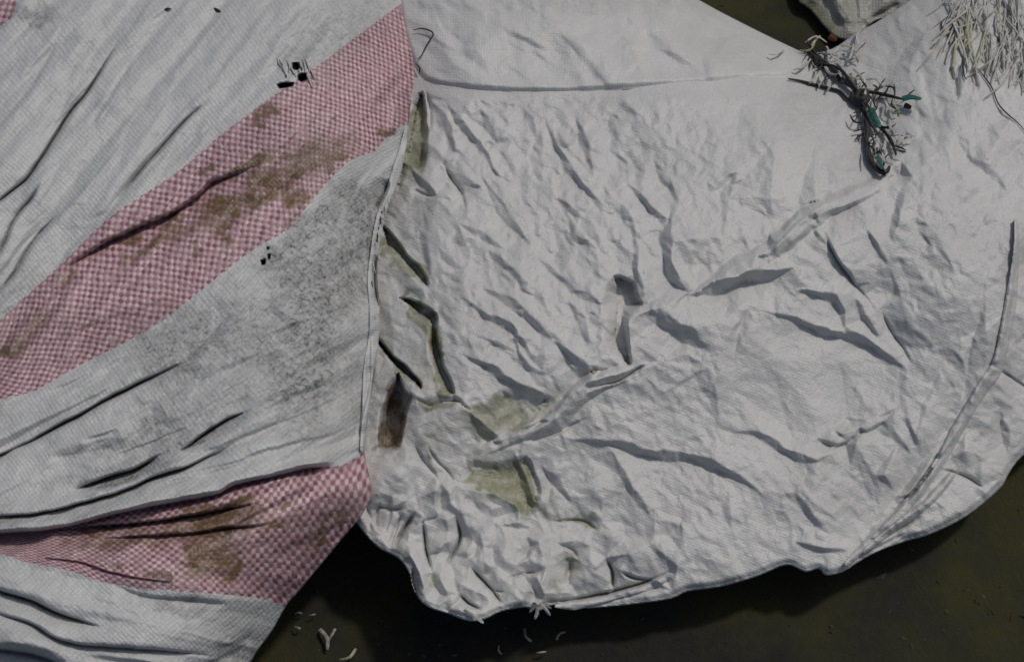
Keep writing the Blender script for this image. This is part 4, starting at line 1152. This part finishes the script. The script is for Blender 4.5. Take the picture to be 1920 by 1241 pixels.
for i in range(16):                                             # strained tapes across the tear above the stripe
    x = 520 + i * 4.2; y = 116 + rr.uniform(-8, 26)
    tube('frayed_fibre', on_striped([(x, y), (x + rr.uniform(2, 7), y + 10), (x + rr.uniform(4, 12), y + rr.uniform(18, 28))], np.array([.0004, .0016, .0006])), .0007, M_TAPE, sbase, striped, sides=5)

# ------------------------------------------------------------------ sack lying farther back
B_OUT = smooth_line([(1470, -120), (1490, -10), (1520, 20), (1556, 62), (1586, 76), (1612, 70), (1640, 40), (1690, 30), (1760, 0), (1800, -90), (1700, -200), (1540, -200)], 3)
B = Field(1450, -220, 1820, 100, STEP)
bd_, _, _, _, _ = poly_near(B.X, B.Y, B_OUT, True)
B.h = 0.012 + 0.016 * (1 - (1 - np.clip(np.where(in_poly(B.X, B.Y, B_OUT), bd_, 0) / 90, 0, 1)) ** 2) + .001 * vnoise(B.X, B.Y, 40, 71)
for s in [(D, [(1540, -20), (1570, 20), (1595, 60)], 10, .9), (V, [(1600, -20), (1605, 20), (1600, 60)], 8, 1.2), (D, [(1660, -30), (1640, 10), (1615, 45)], 10, .7), (V, [(1625, 40), (1650, 25), (1690, 5)], 6, 1.5)]:
    B.stroke(s[0], s[1], s[2], s[3])
crinkle(B, 30, (1480, -100, 1720, 70), 55, 20, 30, 80, 4, 8, .3, .7, 72)
bbase = world_pt(1600, 0, 0.0)
Vb, Fb, pxb, pyb = build_sheet(B, B_OUT, [(4, .9), (10, .7), (20, .4), (34, .02)])
bs = thing('grey_sack', 'small crumpled grey sack lying behind the tied cord', 'sack', tuple(bbase))
stb = np.stack([blob(pxb, pyb, [(1530, 40, 60, 30, 40, .7), (1590, 5, 14, 20, 0, .6)]), 0 * pxb, 0 * pxb + .25, 0 * pxb + 1], 1)
mesh_from('body', Vb, Fb, M_GREY, bbase, bs, {'wv': ('FLOAT_VECTOR', np.stack([pxb / 6, pyb / 6, 0 * pxb], 1)), 'stain_shade': ('FLOAT_COLOR', stb)}, vertex_normals(Vb, Fb))
pl_ = ribbon('rusty_scrap', world_pt([1556, 1562, 1568], [68, 72, 76], [.030, .032, .030]), 14 * M, plain_mat('rusty_brown', (0.16, 0.06, 0.03), .7), tuple(bbase), None, seed=3)
pl_.location = bbase
tag(pl_, 'tiny rust brown scrap at the edge of the small grey sack', 'scrap')

# ------------------------------------------------------------------ small litter


def husk(name, px, py, ang, L, w, h, mat, label, cat, group=None):
    a = R(ang)
    c = world_pt(px, py, h)
    T = world_pt(px + math.cos(a) * 10, py + math.sin(a) * 10, h) - c; T /= np.linalg.norm(T)
    s = np.cross([0, 0, 1.0], T); s /= np.linalg.norm(s); n_ = np.cross(T, s)
    V_, F_ = [], []
    n, m = 9, 8
    for i in range(n):
        t = i / (n - 1)
        r_ = max(.06, math.sin(math.pi * min(.97, max(.03, t))) ** .7)
        for k_ in range(m):
            b_ = 2 * math.pi * k_ / m
            V_.append(c + T * (t - .5) * L * M + s * (math.cos(b_) * r_ * w * M / 2 + 2.2 * M * math.sin(math.pi * t)) + n_ * (math.sin(b_) * r_ * w * M * .3))
    for i in range(n - 1):
        for k_ in range(m):
            F_.append([i * m + k_, i * m + (k_ + 1) % m, (i + 1) * m + (k_ + 1) % m, (i + 1) * m + k_])
    o = mesh_from(name, np.array(V_), np.array(F_), mat, tuple(c))
    return tag(o, label, cat, group)


hS = lambda x, y: float(S.at(np.array([x]), np.array([y]))[0]) + .001
husk('seed_husk', 408, 22, 38, 32, 7, hS(408, 22), M_HUSK, 'curved dark husk on the striped sack near the top edge', 'husk')
husk('seed_husk', 313, 19, -8, 20, 6, hS(313, 19), M_HUSK, 'short dark husk left of the longer curved one', 'husk')
litter = [
 (607, 1198, 70, 40, 9, 'forked white tape shred on the dark ground below the shadow'),
 (622, 1190, 120, 26, 7, 'short bent white shred beside the forked one'),
 (652, 1226, -35, 36, 8, 'pale slanted shred at the bottom edge of the ground'),
 (560, 1150, 0, 14, 5, 'white fleck on the ground close to the striped sack'),
 (558, 1176, 20, 12, 5, 'lower white fleck beside the striped sack'),
 (990, 1190, 62, 26, 7, 'white shred on the ground under the tuft of the white sack'),
 (1052, 1191, -40, 22, 6, 'white shred right of the one under the tuft'),
 (1015, 1222, -8, 18, 4, 'faint grey shred lowest below the tuft'),
 (938, 1218, 70, 16, 5, 'small dull grey shred below the dark shadow'),
 (1842, 1119, 40, 12, 5, 'lone pale fleck on the ground at the right'),
 (585, 1152, -12, 14, 4, 'thin pale fleck between the striped sack and the shadow')]
for i, (x, y, a, L, w_, lab) in enumerate(litter):
    aa = R(a); c = (i % 3 - 1) * .18 * L
    pts = smooth_line([(x - math.cos(aa) * L / 2, y - math.sin(aa) * L / 2), (x - math.sin(aa) * c, y + math.cos(aa) * c), (x + math.cos(aa) * L / 2, y + math.sin(aa) * L / 2)], 3)
    n = len(pts)
    P = world_pt([p[0] for p in pts], [p[1] for p in pts], [.0015 + .003 * math.sin(math.pi * j / (n - 1)) for j in range(n)])
    b_ = P.mean(0); b_[2] = 0
    o = ribbon('tape_shred', P, w_ * .7 * M, M_TAPEO if i in (2, 7) else M_SHRED, tuple(b_), None, seed=70 + i)
    tag(o, lab, 'shred', 'shreds of sack tape on the ground')

# loose grit and chaff on the ground: far too small and many to count
gr = np.random.default_rng(99)
gv, gf = [], []
for i in range(1500):
    x, y = gr.uniform(-.55, .6), gr.uniform(-.45, .5)
    r_ = gr.uniform(.0005, .0016) * (2.2 if gr.random() < .04 else 1)
    a = gr.uniform(0, 6.28); el = gr.uniform(1, 2.6)
    zz = 0.003 * vnoise(np.array([x]), np.array([y]), .11, 3)[0] + .0016 * vnoise(np.array([x]), np.array([y]), .035, 4)[0] - .003
    b0 = len(gv)
    for (u, v, w_) in ((1, 0, .2), (0, 1, .2), (-1, 0, .2), (0, -1, .2), (.1, .1, 1), (0, 0, -.5)):
        u, v = u * el * r_ * gr.uniform(.7, 1.2), v * r_ * gr.uniform(.7, 1.2)
        gv.append((x + u * math.cos(a) - v * math.sin(a), y + u * math.sin(a) + v * math.cos(a), zz + w_ * r_))
    for k_ in range(4):
        gf.append((b0 + k_, b0 + (k_ + 1) % 4, b0 + 4)); gf.append((b0 + (k_ + 1) % 4, b0 + k_, b0 + 5))
go = mesh_from('grit', np.array(gv), np.array(gf), plain_mat('grit', (0.055, 0.052, 0.038), .8, .8, 90.0), (0, 0, 0), smooth=False)
go['kind'] = 'stuff'; go['label'] = 'fine pale grit scattered over the dark ground'; go['category'] = 'grit'
